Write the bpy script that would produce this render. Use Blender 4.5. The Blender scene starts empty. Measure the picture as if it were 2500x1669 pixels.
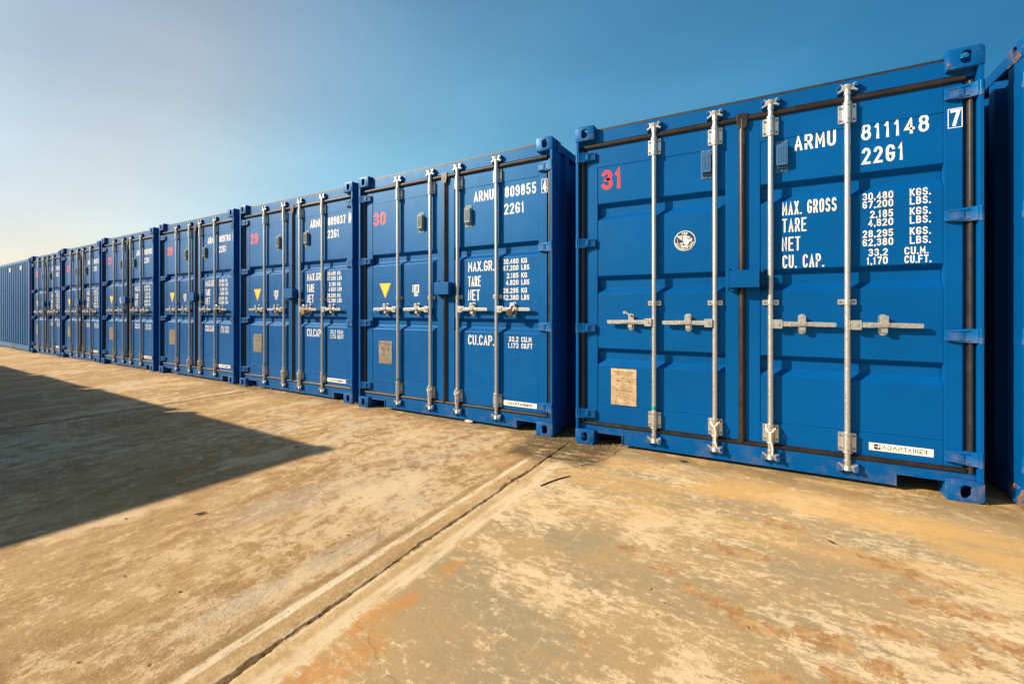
import bpy, bmesh, math, random
from mathutils import Vector, Matrix
R = math.radians
random.seed(7)
sc = bpy.context.scene
COL = sc.collection

# ------------------------------------------------------------------ camera
CAM_Z = 1.093
cam_d = bpy.data.cameras.new('camera'); cam = bpy.data.objects.new('camera', cam_d); COL.objects.link(cam)
cam_d.sensor_width = 36; cam_d.lens = 15.674; cam_d.shift_y = -0.03124
cam_d.clip_start = 0.05; cam_d.clip_end = 3000
cam.location = (0, 0, CAM_Z); cam.rotation_euler = (R(90), 0, R(29.2))
sc.camera = cam
# ------------------------------------------------------------------ light: low sun from the left and a little behind
SUN_EL, SUN_AZ = 29.0, 55.0            # azimuth: degrees the light turns to the right of the row's normal
to_sun = Vector((-math.sin(R(SUN_AZ)) * math.cos(R(SUN_EL)), -math.cos(R(SUN_AZ)) * math.cos(R(SUN_EL)), math.sin(R(SUN_EL))))
sun_d = bpy.data.lights.new('sun', 'SUN'); sun = bpy.data.objects.new('sun', sun_d); COL.objects.link(sun)
sun_d.energy = 4.9; sun_d.angle = R(0.53); sun_d.color = (1.0, 0.835, 0.61)
sun.rotation_euler = to_sun.to_track_quat('Z', 'Y').to_euler()
sun.location = (-20, -14, 14)
w = bpy.data.worlds.new('World'); sc.world = w; w.use_nodes = True
wt = w.node_tree; wt.nodes.clear()
sky = wt.nodes.new('ShaderNodeTexSky'); sky.sky_type = 'NISHITA'; sky.sun_disc = False
sky.sun_elevation = R(SUN_EL); sky.sun_rotation = math.atan2(to_sun.x, to_sun.y)
sky.altitude = 0; sky.air_density = 1.0; sky.dust_density = 1.6; sky.ozone_density = 2.0
bg = wt.nodes.new('ShaderNodeBackground'); bg.inputs['Strength'].default_value = 0.06
wo = wt.nodes.new('ShaderNodeOutputWorld')
# clear, polarised-looking air: deeper blue away from the sun, paler towards it
geo = wt.nodes.new('ShaderNodeTexCoord'); dot = wt.nodes.new('ShaderNodeVectorMath'); dot.operation = 'DOT_PRODUCT'
dot.inputs[1].default_value = to_sun; wt.links.new(geo.outputs['Generated'], dot.inputs[0])
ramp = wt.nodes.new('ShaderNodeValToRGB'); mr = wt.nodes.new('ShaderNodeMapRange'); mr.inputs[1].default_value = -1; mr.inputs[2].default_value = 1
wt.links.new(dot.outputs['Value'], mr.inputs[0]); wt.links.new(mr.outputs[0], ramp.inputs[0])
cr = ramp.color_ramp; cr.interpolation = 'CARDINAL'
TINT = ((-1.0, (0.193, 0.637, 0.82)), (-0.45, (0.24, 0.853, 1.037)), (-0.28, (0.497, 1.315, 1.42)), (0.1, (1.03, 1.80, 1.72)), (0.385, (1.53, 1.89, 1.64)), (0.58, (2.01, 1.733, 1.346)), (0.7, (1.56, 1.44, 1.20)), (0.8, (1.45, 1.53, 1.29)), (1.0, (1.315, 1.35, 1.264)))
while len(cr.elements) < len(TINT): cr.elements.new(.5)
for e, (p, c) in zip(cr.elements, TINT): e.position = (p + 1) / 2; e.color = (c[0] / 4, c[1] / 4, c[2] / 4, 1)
tint = wt.nodes.new('ShaderNodeMix'); tint.data_type = 'RGBA'; tint.blend_type = 'MULTIPLY'; tint.inputs[0].default_value = 1
gain = wt.nodes.new('ShaderNodeVectorMath'); gain.operation = 'SCALE'; gain.inputs[3].default_value = 2
wt.links.new(sky.outputs[0], tint.inputs[6]); wt.links.new(ramp.outputs[0], tint.inputs[7]); wt.links.new(tint.outputs[2], gain.inputs[0])
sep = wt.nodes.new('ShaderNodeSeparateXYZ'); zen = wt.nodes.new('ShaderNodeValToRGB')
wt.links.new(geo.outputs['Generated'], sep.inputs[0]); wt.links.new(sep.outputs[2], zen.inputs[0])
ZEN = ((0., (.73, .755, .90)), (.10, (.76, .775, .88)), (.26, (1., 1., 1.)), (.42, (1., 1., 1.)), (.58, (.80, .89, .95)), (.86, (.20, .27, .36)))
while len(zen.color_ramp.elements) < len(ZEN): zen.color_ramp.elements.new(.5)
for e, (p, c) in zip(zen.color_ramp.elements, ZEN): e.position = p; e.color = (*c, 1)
# the faintest uneven haze
hz = wt.nodes.new('ShaderNodeTexNoise'); hm = wt.nodes.new('ShaderNodeMapping'); hm.inputs['Scale'].default_value = (1.2, 1.2, 4.0); hm.inputs['Rotation'].default_value = (0, R(14), 0)
wt.links.new(geo.outputs['Generated'], hm.inputs[0]); wt.links.new(hm.outputs[0], hz.inputs['Vector'])
hz.inputs['Scale'].default_value = 1.6; hz.inputs['Detail'].default_value = 5; hz.inputs['Roughness'].default_value = .5
hr = wt.nodes.new('ShaderNodeMapRange'); wt.links.new(hz.outputs['Fac'], hr.inputs[0])
for k, v in ((1, .35), (2, .68), (3, 3.84), (4, 4.36)): hr.inputs[k].default_value = v
hmul = wt.nodes.new('ShaderNodeMix'); hmul.data_type = 'RGBA'; hmul.blend_type = 'MULTIPLY'; hmul.inputs[0].default_value = 1
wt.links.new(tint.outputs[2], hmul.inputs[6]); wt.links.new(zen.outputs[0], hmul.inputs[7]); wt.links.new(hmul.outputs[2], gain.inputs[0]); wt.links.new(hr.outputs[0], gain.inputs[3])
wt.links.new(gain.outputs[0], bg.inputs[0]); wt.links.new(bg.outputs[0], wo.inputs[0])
sc.view_settings.view_transform = 'Standard'; sc.view_settings.look = 'None'
sc.view_settings.exposure = 0.85; sc.view_settings.gamma = 1
sc.render.engine = 'CYCLES'

# ------------------------------------------------------------------ node helper
class NT:
    def __init__(s, name):
        s.m = bpy.data.materials.new(name); s.m.use_nodes = True
        s.t = s.m.node_tree; s.t.nodes.clear()
        s.out = s.n('ShaderNodeOutputMaterial')
    def n(s, k, **kw):
        o = s.t.nodes.new(k)
        for a, b in kw.items(): setattr(o, a, b)
        return o
    def put(s, sock, v):
        if hasattr(v, 'is_linked') or hasattr(v, 'links'): s.t.links.new(v, sock)
        elif isinstance(v, (tuple, list)) and len(v) == 3 and sock.type == 'RGBA': sock.default_value = (*v, 1)
        else: sock.default_value = v
    def coord(s): return s.n('ShaderNodeTexCoord').outputs['Object']
    def map(s, v, scale=(1, 1, 1), rot=0, loc=(0, 0, 0)):
        m = s.n('ShaderNodeMapping'); s.put(m.inputs['Vector'], v)
        m.inputs['Scale'].default_value = scale; m.inputs['Rotation'].default_value = (0, 0, R(rot)); m.inputs['Location'].default_value = loc
        return m.outputs[0]
    def noise(s, v, scale, detail=4, rough=.55, dist=0, col=False):
        o = s.n('ShaderNodeTexNoise'); s.put(o.inputs['Vector'], v)
        o.inputs['Scale'].default_value = scale; o.inputs['Detail'].default_value = detail
        o.inputs['Roughness'].default_value = rough; o.inputs['Distortion'].default_value = dist
        return o.outputs['Color' if col else 'Fac']
    def voro(s, v, scale, feature='F1'):
        o = s.n('ShaderNodeTexVoronoi', feature=feature); s.put(o.inputs['Vector'], v); o.inputs['Scale'].default_value = scale
        return o.outputs['Distance']
    def ss(s, v, a, b, lo=0, hi=1):
        o = s.n('ShaderNodeMapRange', interpolation_type='SMOOTHSTEP'); s.put(o.inputs[0], v)
        o.inputs[1].default_value = a; o.inputs[2].default_value = b; o.inputs[3].default_value = lo; o.inputs[4].default_value = hi
        return o.outputs[0]
    def math(s, op, a, b=0., c=0.):
        o = s.n('ShaderNodeMath', operation=op); s.put(o.inputs[0], a); s.put(o.inputs[1], b)
        if len(o.inputs) > 2: s.put(o.inputs[2], c)
        return o.outputs[0]
    def mul(s, *a):
        r = a[0]
        for b in a[1:]: r = s.math('MULTIPLY', r, b)
        return r
    def mix(s, f, a, b, mode='MIX'):
        o = s.n('ShaderNodeMix', data_type='RGBA', blend_type=mode)
        s.put(o.inputs[0], f); s.put(o.inputs[6], a); s.put(o.inputs[7], b)
        return o.outputs[2]
    def xyz(s, v):
        o = s.n('ShaderNodeSeparateXYZ'); s.put(o.inputs[0], v); return o.outputs
    def bump(s, h, strength, dist, nrm=None):
        o = s.n('ShaderNodeBump'); s.put(o.inputs['Height'], h)
        o.inputs['Strength'].default_value = strength; o.inputs['Distance'].default_value = dist
        if nrm is not None: s.put(o.inputs['Normal'], nrm)
        return o.outputs[0]
    def bsdf(s, base, rough=.5, metal=0., spec=.5, nrm=None, coat=0., tint=None):
        o = s.n('ShaderNodeBsdfPrincipled')
        s.put(o.inputs['Base Color'], base); s.put(o.inputs['Roughness'], rough); s.put(o.inputs['Metallic'], metal)
        s.put(o.inputs['Specular IOR Level'], spec)
        if tint: o.inputs['Specular Tint'].default_value = (*tint, 1)
        if nrm is not None: s.put(o.inputs['Normal'], nrm)
        if coat: o.inputs['Coat Weight'].default_value = coat; o.inputs['Coat Roughness'].default_value = .15
        s.t.links.new(o.outputs[0], s.out.inputs[0]); return s.m

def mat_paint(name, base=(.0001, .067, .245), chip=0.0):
    t = NT(name); c = t.coord()
    big = t.noise(c, 1.3, 3, .5); fine = t.noise(c, 60, 4, .6)
    col = t.mix(t.ss(big, .3, .7), tuple(x * .92 for x in base), tuple(x * 1.08 for x in base))
    sp = t.noise(t.map(c, (9, 9, 3)), 4, 6, .7)                      # thin dust
    col = t.mix(t.ss(sp, .66, .8, 0, .06), col, (.16, .28, .40))
    speck = t.noise(t.map(c, (1, 1, .5)), 26, 3, .6)                 # small scuffs
    col = t.mix(t.ss(speck, .775, .79, 0, .55), col, (.30, .42, .50))
    z = t.xyz(c)[2]                                                  # grime that settled low down
    g = t.mul(t.ss(z, .02, .20, 1, 0), t.ss(t.noise(c, 9, 5, .65), .45, .75))
    col = t.mix(t.mul(g, .35), col, (.20, .15, .10))
    rough = t.ss(t.noise(c, 7, 4, .6), .3, .75, .42, .52)
    if chip:
        e = t.noise(c, 17, 6, .68); e2 = t.noise(t.map(c, loc=(3, 1, 7)), 55, 3, .6)
        low = t.ss(z, .02, .12, .05, 0)
        m = t.ss(t.math('ADD', t.math('ADD', e, t.mul(e2, .12)), low), .71 - chip, .725 - chip)
        rust = t.mix(t.ss(t.noise(c, 70, 4, .6), .35, .65), (.085, .034, .014), (.19, .115, .07))
        col = t.mix(m, col, rust)
        rough = t.math('ADD', rough, t.mul(m, .4))
    h = t.math('ADD', t.noise(c, 1.6, 1, .3), t.mul(fine, .006))
    return t.bsdf(col, rough, 0, .50, t.bump(h, .20, .012), tint=(.12, .55, 1.0))

def mat_simple(name, col, rough=.5, metal=0., var=.15, scale=20, bump=.0, spec=.5):
    t = NT(name); c = t.coord(); n = t.noise(c, scale, 5, .6)
    a = tuple(x * (1 - var) for x in col); b = tuple(min(1, x * (1 + var)) for x in col)
    nr = t.bump(n, bump, .004) if bump else None
    return t.bsdf(t.mix(t.ss(n, .3, .7), a, b), t.ss(n, .2, .8, max(.05, rough - .08), min(1, rough + .08)), metal, spec, nr)

def mat_galv():
    t = NT('galvanised_steel'); c = t.coord(); n = t.noise(c, 60, 5, .65)
    col = t.mix(t.ss(n, .32, .70), (.47, .465, .445), (.57, .56, .54))
    col = t.mix(t.ss(t.noise(t.map(c, (1, 1, .3)), 14, 5, .7), .62, .76, 0, .35), col, (.33, .28, .22))
    return t.bsdf(col, t.ss(n, .3, .7, .32, .44), .80, .5, t.bump(n, .08, .001))

M = {}
M['blue'] = mat_paint('blue_paint')
M['chipped'] = mat_paint('chipped_blue_paint', chip=-.02)
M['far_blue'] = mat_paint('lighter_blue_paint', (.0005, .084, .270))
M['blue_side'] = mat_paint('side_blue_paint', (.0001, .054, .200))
M['galv'] = mat_galv()
M['rubber'] = mat_simple('door_seal_rubber', (.013, .0100, .0085), .40, 0, .3, 14, .25)
M['top_strip'] = mat_simple('header_top_strip', (.012, .014, .018), .5, 0, .3, 30)  # near-black colour of the strip along the header's top edge
M['white'] = mat_simple('white_marking', (.74, .72, .69), .5, 0, .05, 40)
M['red'] = mat_simple('red_marking', (.72, .02, .035), .45, 0, .06, 40)
M['black'] = mat_simple('black_print', (.012, .012, .015), .5, 0, .1, 40)
M['navy'] = mat_simple('navy_print', (.012, .022, .075), .45, 0, .1, 40)
M['orange'] = mat_simple('orange_print', (.80, .30, .03), .5, 0, .1, 40)
M['yellow'] = mat_simple('yellow_sticker', (.85, .52, .015), .45, 0, .06, 40)
M['tan'] = mat_simple('data_plate_metal', (.50, .37, .23), .5, .15, .15, 25, .1)
M['greyplate'] = mat_simple('weathered_plate_metal', (.26, .22, .18), .45, .35, .2, 25, .1)
M['print'] = mat_simple('plate_print', (.17, .11, .06), .6, 0, .2, 60)
M['vent'] = mat_simple('vent_plastic', (.13, .19, .21), .5, 0, .1, 30)
M['bluevent'] = mat_simple('blue_vent_plastic', (.02, .10, .24), .45, 0, .1, 30)
M['bolt'] = mat_simple('bolt_head', (.16, .14, .12), .5, .5, .2, 60)
M['rust'] = mat_simple('rusty_bolt', (.33, .12, .03), .8, 0, .3, 80)
M['green'] = mat_simple('green_tape', (.01, .30, .16), .4, 0, .2, 30)
M['rope'] = mat_simple('cotton_cord', (.68, .60, .50), .9, 0, .15, 160, .4)
M['brass'] = mat_simple('brass', (.52, .30, .07), .35, .7, .15, 40)
M['darksteel'] = mat_simple('dark_lock_steel', (.075, .06, .045), .4, .5, .25, 40)
M['floor'] = mat_simple('container_underside', (.02, .02, .022), .8, 0, .3, 10)
M['twig'] = mat_simple('dark_twig', (.055, .032, .018), .8, 0, .3, 40, .3)
M['wood'] = mat_simple('pale_wood', (.50, .38, .22), .8, 0, .2, 60, .3)
M['leaf'] = mat_simple('dead_leaf', (.022, .016, .010), .7, 0, .3, 60, .3)
M['stone'] = mat_simple('small_stone', (.34, .26, .17), .85, 0, .3, 90, .4)
M['grass'] = mat_simple('dry_grass', (.30, .23, .10), .8, 0, .3, 20)

# ------------------------------------------------------------------ mesh builder
SHIFT = None
SHIFTS = {'A': (.0104, 1.341, 1.093), 'B': (.0101, 3.996, 1.091)}
class MB:
    def __init__(s): s.v = []; s.f = []
    def add(s, vs, fs):
        o = len(s.v); s.v += [tuple(p) for p in vs]; s.f += [tuple(i + o for i in q) for q in fs]; return s
    def box(s, x0, x1, y0, y1, z0, z1):
        return s.add([(x0,y0,z0),(x1,y0,z0),(x1,y1,z0),(x0,y1,z0),(x0,y0,z1),(x1,y0,z1),(x1,y1,z1),(x0,y1,z1)],
                     [(3,2,1,0),(4,5,6,7),(0,1,5,4),(1,2,6,5),(2,3,7,6),(3,0,4,7)])
    def prism(s, poly, axis, a, b):
        """poly of (p,q); axis 'y': (x,z) poly swept in y; 'x': (y,z) swept in x; 'z': (x,y) swept in z"""
        n = len(poly)
        def P(p, q, d): return {'y': (p, d, q), 'x': (d, p, q), 'z': (p, q, d)}[axis]
        vs = [P(p, q, a) for p, q in poly] + [P(p, q, b) for p, q in poly]
        fs = [tuple(range(n)), tuple(range(2 * n - 1, n - 1, -1))]
        fs += [(i, i + n, (i + 1) % n + n, (i + 1) % n) for i in range(n)]
        return s.add(vs, fs)
    def cyl(s, c, r, a, b, axis='z', n=16, r2=None):
        r2 = r if r2 is None else r2
        def P(k, d, rr):
            t = 2 * math.pi * k / n; p, q = rr * math.cos(t), rr * math.sin(t)
            return {'z': (c[0] + p, c[1] + q, d), 'y': (c[0] + p, d, c[1] + q), 'x': (d, c[0] + p, c[1] + q)}[axis]
        vs = [P(k, a, r) for k in range(n)] + [P(k, b, r2) for k in range(n)]
        return s.add(vs, [tuple(range(n - 1, -1, -1)), tuple(range(n, 2 * n))] + [(i, (i + 1) % n, (i + 1) % n + n, i + n) for i in range(n)])
    def tube(s, pts, r, n=8):
        pts = [Vector(p) for p in pts]; vs = []; fs = []
        for i, p in enumerate(pts):
            d = (pts[min(i + 1, len(pts) - 1)] - pts[max(i - 1, 0)]).normalized()
            u = d.cross(Vector((0, 0, 1)) if abs(d.z) < .9 else Vector((1, 0, 0))).normalized(); v = d.cross(u)
            rr = r[i] if isinstance(r, (list, tuple)) else r
            vs += [p + u * rr * math.cos(2 * math.pi * k / n) + v * rr * math.sin(2 * math.pi * k / n) for k in range(n)]
        for i in range(len(pts) - 1):
            fs += [(i * n + k, i * n + (k + 1) % n, (i + 1) * n + (k + 1) % n, (i + 1) * n + k) for k in range(n)]
        fs += [tuple(range(n - 1, -1, -1)), tuple((len(pts) - 1) * n + k for k in range(n))]
        return s.add(vs, fs)
    def mesh(s, name, mat, bevel=0, smooth=False):
        if SHIFT:                                       # markings sit where the photo shows them on the recessed panel
            k, cx, cz = SHIFT; s.v = [(x + k * (x - cx), y, z + k * (z - cz)) for x, y, z in s.v]
        me = bpy.data.meshes.new(name); me.from_pydata(s.v, [], s.f)
        bm = bmesh.new(); bm.from_mesh(me)
        bmesh.ops.recalc_face_normals(bm, faces=bm.faces)
        if bevel:
            es = [e for e in bm.edges if len(e.link_faces) == 2 and e.calc_face_angle(0) > R(28)]
            bmesh.ops.bevel(bm, geom=es, offset=bevel, segments=2, profile=.5, affect='EDGES', clamp_overlap=True)
        bm.to_mesh(me); bm.free()
        me.materials.append(M[mat] if isinstance(mat, str) else mat)
        if bevel: me['weighted'] = 1
        if smooth:
            for p in me.polygons: p.use_smooth = True
            me.set_sharp_from_angle(angle=R(35))
        return me
    def build(s, name, mat, parent=None, bevel=0, smooth=False, loc=(0, 0, 0)):
        return link(name, s.mesh(name, mat, bevel, smooth or bevel > 0), parent, loc)

def link(name, me, parent=None, loc=(0, 0, 0)):
    o = bpy.data.objects.new(name, me); COL.objects.link(o); o.parent = parent; o.location = loc
    if me.get('weighted'):
        m = o.modifiers.new('weighted', 'WEIGHTED_NORMAL'); m.keep_sharp = True; m.weight = 100
    return o
def tag(o, label, cat, group=None, kind=None):
    if label: o['label'] = label
    if cat: o['category'] = cat
    if group: o['group'] = group
    if kind: o['kind'] = kind
    return o
def struct(o): o['kind'] = 'structure'; return o
def empty(name, loc=(0, 0, 0), rz=0):
    o = bpy.data.objects.new(name, None); COL.objects.link(o); o.location = loc; o.rotation_euler.z = rz; o.empty_display_size = .2; return o
def copy_tree(o, parent=None):
    c = o.copy(); COL.objects.link(c); c.parent = parent
    for k in ('label', 'category', 'group'):
        pass
    for ch in list(o.children): copy_tree(ch, c)
    return c

# ------------------------------------------------------------------ stroke lettering
def A_(cx, cy, rx, ry, a, b, n=9):
    return [(cx + rx * math.cos(R(a + (b - a) * i / n)), cy + ry * math.sin(R(a + (b - a) * i / n))) for i in range(n + 1)]
GL = {
 '0': [A_(.5,.74,.5,.26,0,180) + A_(.5,.26,.5,.26,180,360) + ['c']], '1': [[(.05,.80),(.55,1),(.55,0)]],
 '2': [A_(.5,.73,.5,.27,165,-25) + [(.0,0),(1,0)]], '3': [A_(.48,.76,.46,.24,155,-95) + A_(.48,.26,.52,.26,95,-155)],
 '4': [[(.74,0),(.74,1),(0,.27),(1,.27)]], '5': [[(.92,1),(.1,1),(.04,.52)] + A_(.46,.31,.54,.31,125,-150)],
 '6': [A_(.5,.28,.5,.28,0,360,16)[:-1] + ['c'], [(0,.30)] + A_(.52,.72,.52,.28,180,25)], '7': [[(0,1),(1,1),(.33,0)]],
 '8': [A_(.5,.76,.44,.24,0,360,16)[:-1] + ['c'], A_(.5,.27,.5,.27,0,360,16)[:-1] + ['c']],
 '9': [A_(.5,.72,.5,.28,0,360,16)[:-1] + ['c'], [(1,.70)] + A_(.48,.28,.52,.28,0,-155)],
 'A': [[(0,0),(.5,1),(1,0)], [(.17,.30),(.83,.30)]], 'R': [[(0,0),(0,1),(.55,1)] + A_(.55,.74,.4,.26,80,-90) + [(0,.48)], [(.5,.48),(1,0)]],
 'M': [[(0,0),(0,1),(.5,.30),(1,1),(1,0)]], 'U': [[(0,1)] + A_(.5,.27,.5,.27,180,360) + [(1,1)]],
 'G': [A_(.5,.74,.5,.26,15,180) + A_(.5,.26,.5,.26,180,360) + [(1,.46),(.55,.46)]], 'X': [[(0,0),(1,1)], [(0,1),(1,0)]],
 'S': [A_(.5,.75,.47,.25,20,240,10) + A_(.5,.26,.5,.26,60,-160,10)], 'T': [[(0,1),(1,1)], [(.5,1),(.5,0)]],
 'E': [[(1,1),(0,1),(0,0),(1,0)], [(0,.52),(.8,.52)]], 'N': [[(0,0),(0,1),(1,0),(1,1)]], 'C': [A_(.5,.74,.5,.26,15,180) + A_(.5,.26,.5,.26,180,345)],
 'P': [[(0,0),(0,1),(.5,1)] + A_(.5,.73,.5,.27,80,-90) + [(0,.46)]], 'K': [[(0,0),(0,1)], [(1,1),(0,.4)], [(.3,.58),(1,0)]],
 'L': [[(0,1),(0,0),(1,0)]], 'B': [[(0,0),(0,1),(.5,1)] + A_(.5,.76,.42,.24,80,-90) + [(0,.52)], [(.0,.52),(.5,.52)] + A_(.5,.26,.5,.26,80,-90) + [(0,0)]],
 'D': [[(0,0),(0,1),(.4,1)] + A_(.4,.7,.6,.3,80,0) + A_(.4,.3,.6,.3,0,-90) + [(0,0)]], 'F': [[(0,0),(0,1),(1,1)], [(0,.52),(.8,.52)]],
 'I': [[(.5,0),(.5,1)]], 'O': [A_(.5,.74,.5,.26,0,180) + A_(.5,.26,.5,.26,180,360) + ['c']], 'V': [[(0,1),(.5,0),(1,1)]],
 'Y': [[(0,1),(.5,.5),(1,1)], [(.5,.5),(.5,0)]], 'H': [[(0,0),(0,1)], [(1,0),(1,1)], [(0,.5),(1,.5)]], 'W': [[(0,1),(.25,0),(.5,.7),(.75,0),(1,1)]],
 # gapped lettering of the sign strips
 'a': [[(0,0),(.5,1),(1,0)]], 'd': [[(0,.62),(0,0),(.6,0)] + A_(.6,.5,.4,.5,-90,90) + [(.1,1)]], 'p': [[(0,1),(.7,1)] + A_(.7,.72,.3,.28,90,-90) + [(.1,.44)], [(0,.44),(0,0)]],
 'e': [[(0,1),(1,1)], [(.1,.5),(.9,.5)], [(0,.5),(0,0),(1,0)]], 'r': [[(0,1),(.7,1)] + A_(.7,.72,.3,.28,90,-90) + [(.0,.44)], [(.6,.44),(1,0)]],
 'n': [[(0,0),(0,1),(1,0),(1,1)]], 'i': [[(.5,0),(.5,1)]], 't': [[(0,1),(1,1)], [(.5,1),(.5,0)]],
}
NARROW = {'.': .30, ',': .30, '1': .62, 'I': .4, 'i': .4, ' ': .7, 'M': 1.12}
class Txt:
    """flat lettering facing -y; every stroke is one strip a hair in front of the one before"""
    def __init__(s, y): s.mb = MB(); s.y = y; s.k = 0
    def stroke(s, pts, t, closed=False, cap=False):
        P = [Vector(p) for p in pts]; n = len(P); L = []; Rr = []
        if cap and not closed:
            P[0] = P[0] + (P[0] - P[1]).normalized() * t / 2; P[-1] = P[-1] + (P[-1] - P[-2]).normalized() * t / 2
        for i in range(n):
            a = P[i - 1] if (i or closed) else None; b = P[(i + 1) % n] if (i < n - 1 or closed) else None
            d1 = (P[i] - a).normalized() if a is not None else None; d2 = (b - P[i]).normalized() if b is not None else None
            if d1 is None: d1 = d2
            if d2 is None: d2 = d1
            m = d1 + d2
            m = m.normalized() if m.length > .05 else d1
            nn = Vector((-m.y, m.x)); c = max(.45, nn.dot(Vector((-d1.y, d1.x))))
            L.append(P[i] + nn * (t / 2 / c)); Rr.append(P[i] - nn * (t / 2 / c))
        y = s.y - .00015 * s.k; s.k += 1
        vs = [(p.x, y, p.y) for p in L] + [(p.x, y, p.y) for p in Rr]
        s.mb.add(vs, [(i, i + n, (i + 1) % n + n, (i + 1) % n) for i in range(n if closed else n - 1)])
    def line(s, txt, x0, x1, z0, z1, t=None, gap=.28, align='fit'):
        h = z1 - z0; ws = [NARROW.get(ch, 1.) for ch in txt]
        tot = sum(ws) + gap * (len(txt) - 1)
        u = (x1 - x0) / tot; t = t or .15 * h; x = x0
        for ch, wd in zip(txt, ws):
            cw = u * wd
            if ch in '.,':
                a = t * .62; cx = x + cw / 2
                s.stroke([(cx, z0 + a * 1.9), (cx, z0)], a * 1.9)
                if ch == ',': s.stroke([(cx + a * .4, z0), (cx - a * .3, z0 - a * 1.2)], a * .9)
            elif ch != ' ':
                for pl in GL[ch]:
                    closed = pl[-1] == 'c'; q = pl[:-1] if closed else pl
                    s.stroke([(x + t / 2 + p * (cw - t), z0 + t / 2 + r * (h - t)) for p, r in q], t, closed, True)
            x += cw + u * gap
        return s
    def rect(s, x0, x1, z0, z1):
        y = s.y - .00015 * s.k; s.k += 1
        s.mb.add([(x0, y, z0), (x1, y, z0), (x1, y, z1), (x0, y, z1)], [(0, 1, 2, 3)]); return s
    def poly(s, pts):
        y = s.y - .00015 * s.k; s.k += 1
        s.mb.add([(p, y, q) for p, q in pts], [tuple(range(len(pts)))]); return s
    def build(s, name, mat, parent): return s.mb.build(name, mat, parent)

# ------------------------------------------------------------------ container pieces
W, H, D = 2.438, 2.591, 6.058
Y_HEAD, Y_FR, Y_PAN, Y_GR, Y_ROD = .049, .0520, .0520, .0920, .0285
HIDDEN = bpy.data.collections.new('scratch')

def rrect(cx, cy, hw, hh, r, n=4):
    out = []
    for sx, sy, a in ((1, 1, 0), (-1, 1, 90), (-1, -1, 180), (1, -1, 270)):
        out += [(cx + sx * (hw - r) + r * math.cos(R(a + 90 * i / n)), cy + sy * (hh - r) + r * math.sin(R(a + 90 * i / n))) for i in range(n + 1)]
    return out

def bool_mesh(base, cutters):
    """base MB minus cutter MBs, evaluated once to a plain mesh"""
    tmp = []
    def mk(mb, bevel=0):
        o = bpy.data.objects.new('tmp', mb.mesh('tmp', 'blue', bevel)); COL.objects.link(o); tmp.append(o); return o
    b = mk(base, .006)
    for c in cutters:
        m = b.modifiers.new('b', 'BOOLEAN'); m.operation = 'DIFFERENCE'; m.object = mk(c); m.solver = 'EXACT'
    dg = bpy.context.evaluated_depsgraph_get(); dg.update()
    me = bpy.data.meshes.new_from_object(b.evaluated_get(dg))
    for o in tmp: bpy.data.objects.remove(o)
    return me

def casting_mesh():
    rd = [(.025 - .025 * math.cos(R(a)), .093 + .025 * math.sin(R(a))) for a in range(0, 91, 15)]
    b = MB().prism(rd + [(.160, .118), (.160, 0), (0, 0)], 'y', 0, .178)
    cut = [MB().prism(rrect(.078, .059, .026, .038, .024), 'y', -.05, .04),
           MB().prism(rrect(.089, .059, .026, .038, .024), 'x', -.05, .04),
           MB().prism(rrect(.078, .089, .030, .058, .029), 'z', .06, .2),
           MB().box(.028, .130, .030, .150, .020, .090)]
    me = bool_mesh(b, cut)
    for p in me.polygons: p.use_smooth = True
    me.set_sharp_from_angle(angle=R(35))
    return me
def mirrored(me, name, sx=1, sy=1, sz=1):
    m = me.copy(); m.name = name; m.transform(Matrix.Diagonal((sx, sy, sz, 1)))
    if sx * sy * sz < 0: m.flip_normals()
    return m
CAST = casting_mesh(); CAST.name = 'corner_casting'
def castings(root, mat):
    for ix in (0, 1):
        for iy in (0, 1):
            for iz in (0, 1):
                me = mirrored(CAST, 'corner_casting', -1 if ix else 1, -1 if iy else 1, 1 if iz else -1)
                me.materials.clear(); me.materials.append(M[mat])
                link('corner_casting', me, root, (ix * W, iy * D, H - .118 if iz else .118))

def corrugated(p0, p1, z0, z1, pitch=.278, depth=.036, out=1):
    """sheet between plan points p0,p1; ridges push to the left-hand side of p0->p1 times out"""
    p0, p1 = Vector(p0), Vector(p1); L = (p1 - p0).length; d = (p1 - p0) / L; nn = Vector((-d.y, d.x)) * out
    prof = []; s = 0.; k = 0
    while s < L:
        for ds, hgt in ((0, 0), (.072, 0), (.140, depth), (.212, depth)):
            if s + ds * pitch / .278 < L: prof.append((s + ds * pitch / .278, hgt))
        s += pitch
    prof.append((L, 0))
    vs = []; th = .004
    for side in (0, 1):
        for z in (z0, z1):
            vs += [tuple(p0 + d * a + nn * (h - depth - side * th)) + (z,) for a, h in prof]
    n = len(prof); fs = []
    for side in (0, 1):
        o = side * 2 * n
        fs += [(o + i, o + i + 1, o + n + i + 1, o + n + i) if not side else (o + i + 1, o + i, o + n + i, o + n + i + 1) for i in range(n - 1)]
    mb = MB(); mb.add(vs, fs); return mb

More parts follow.
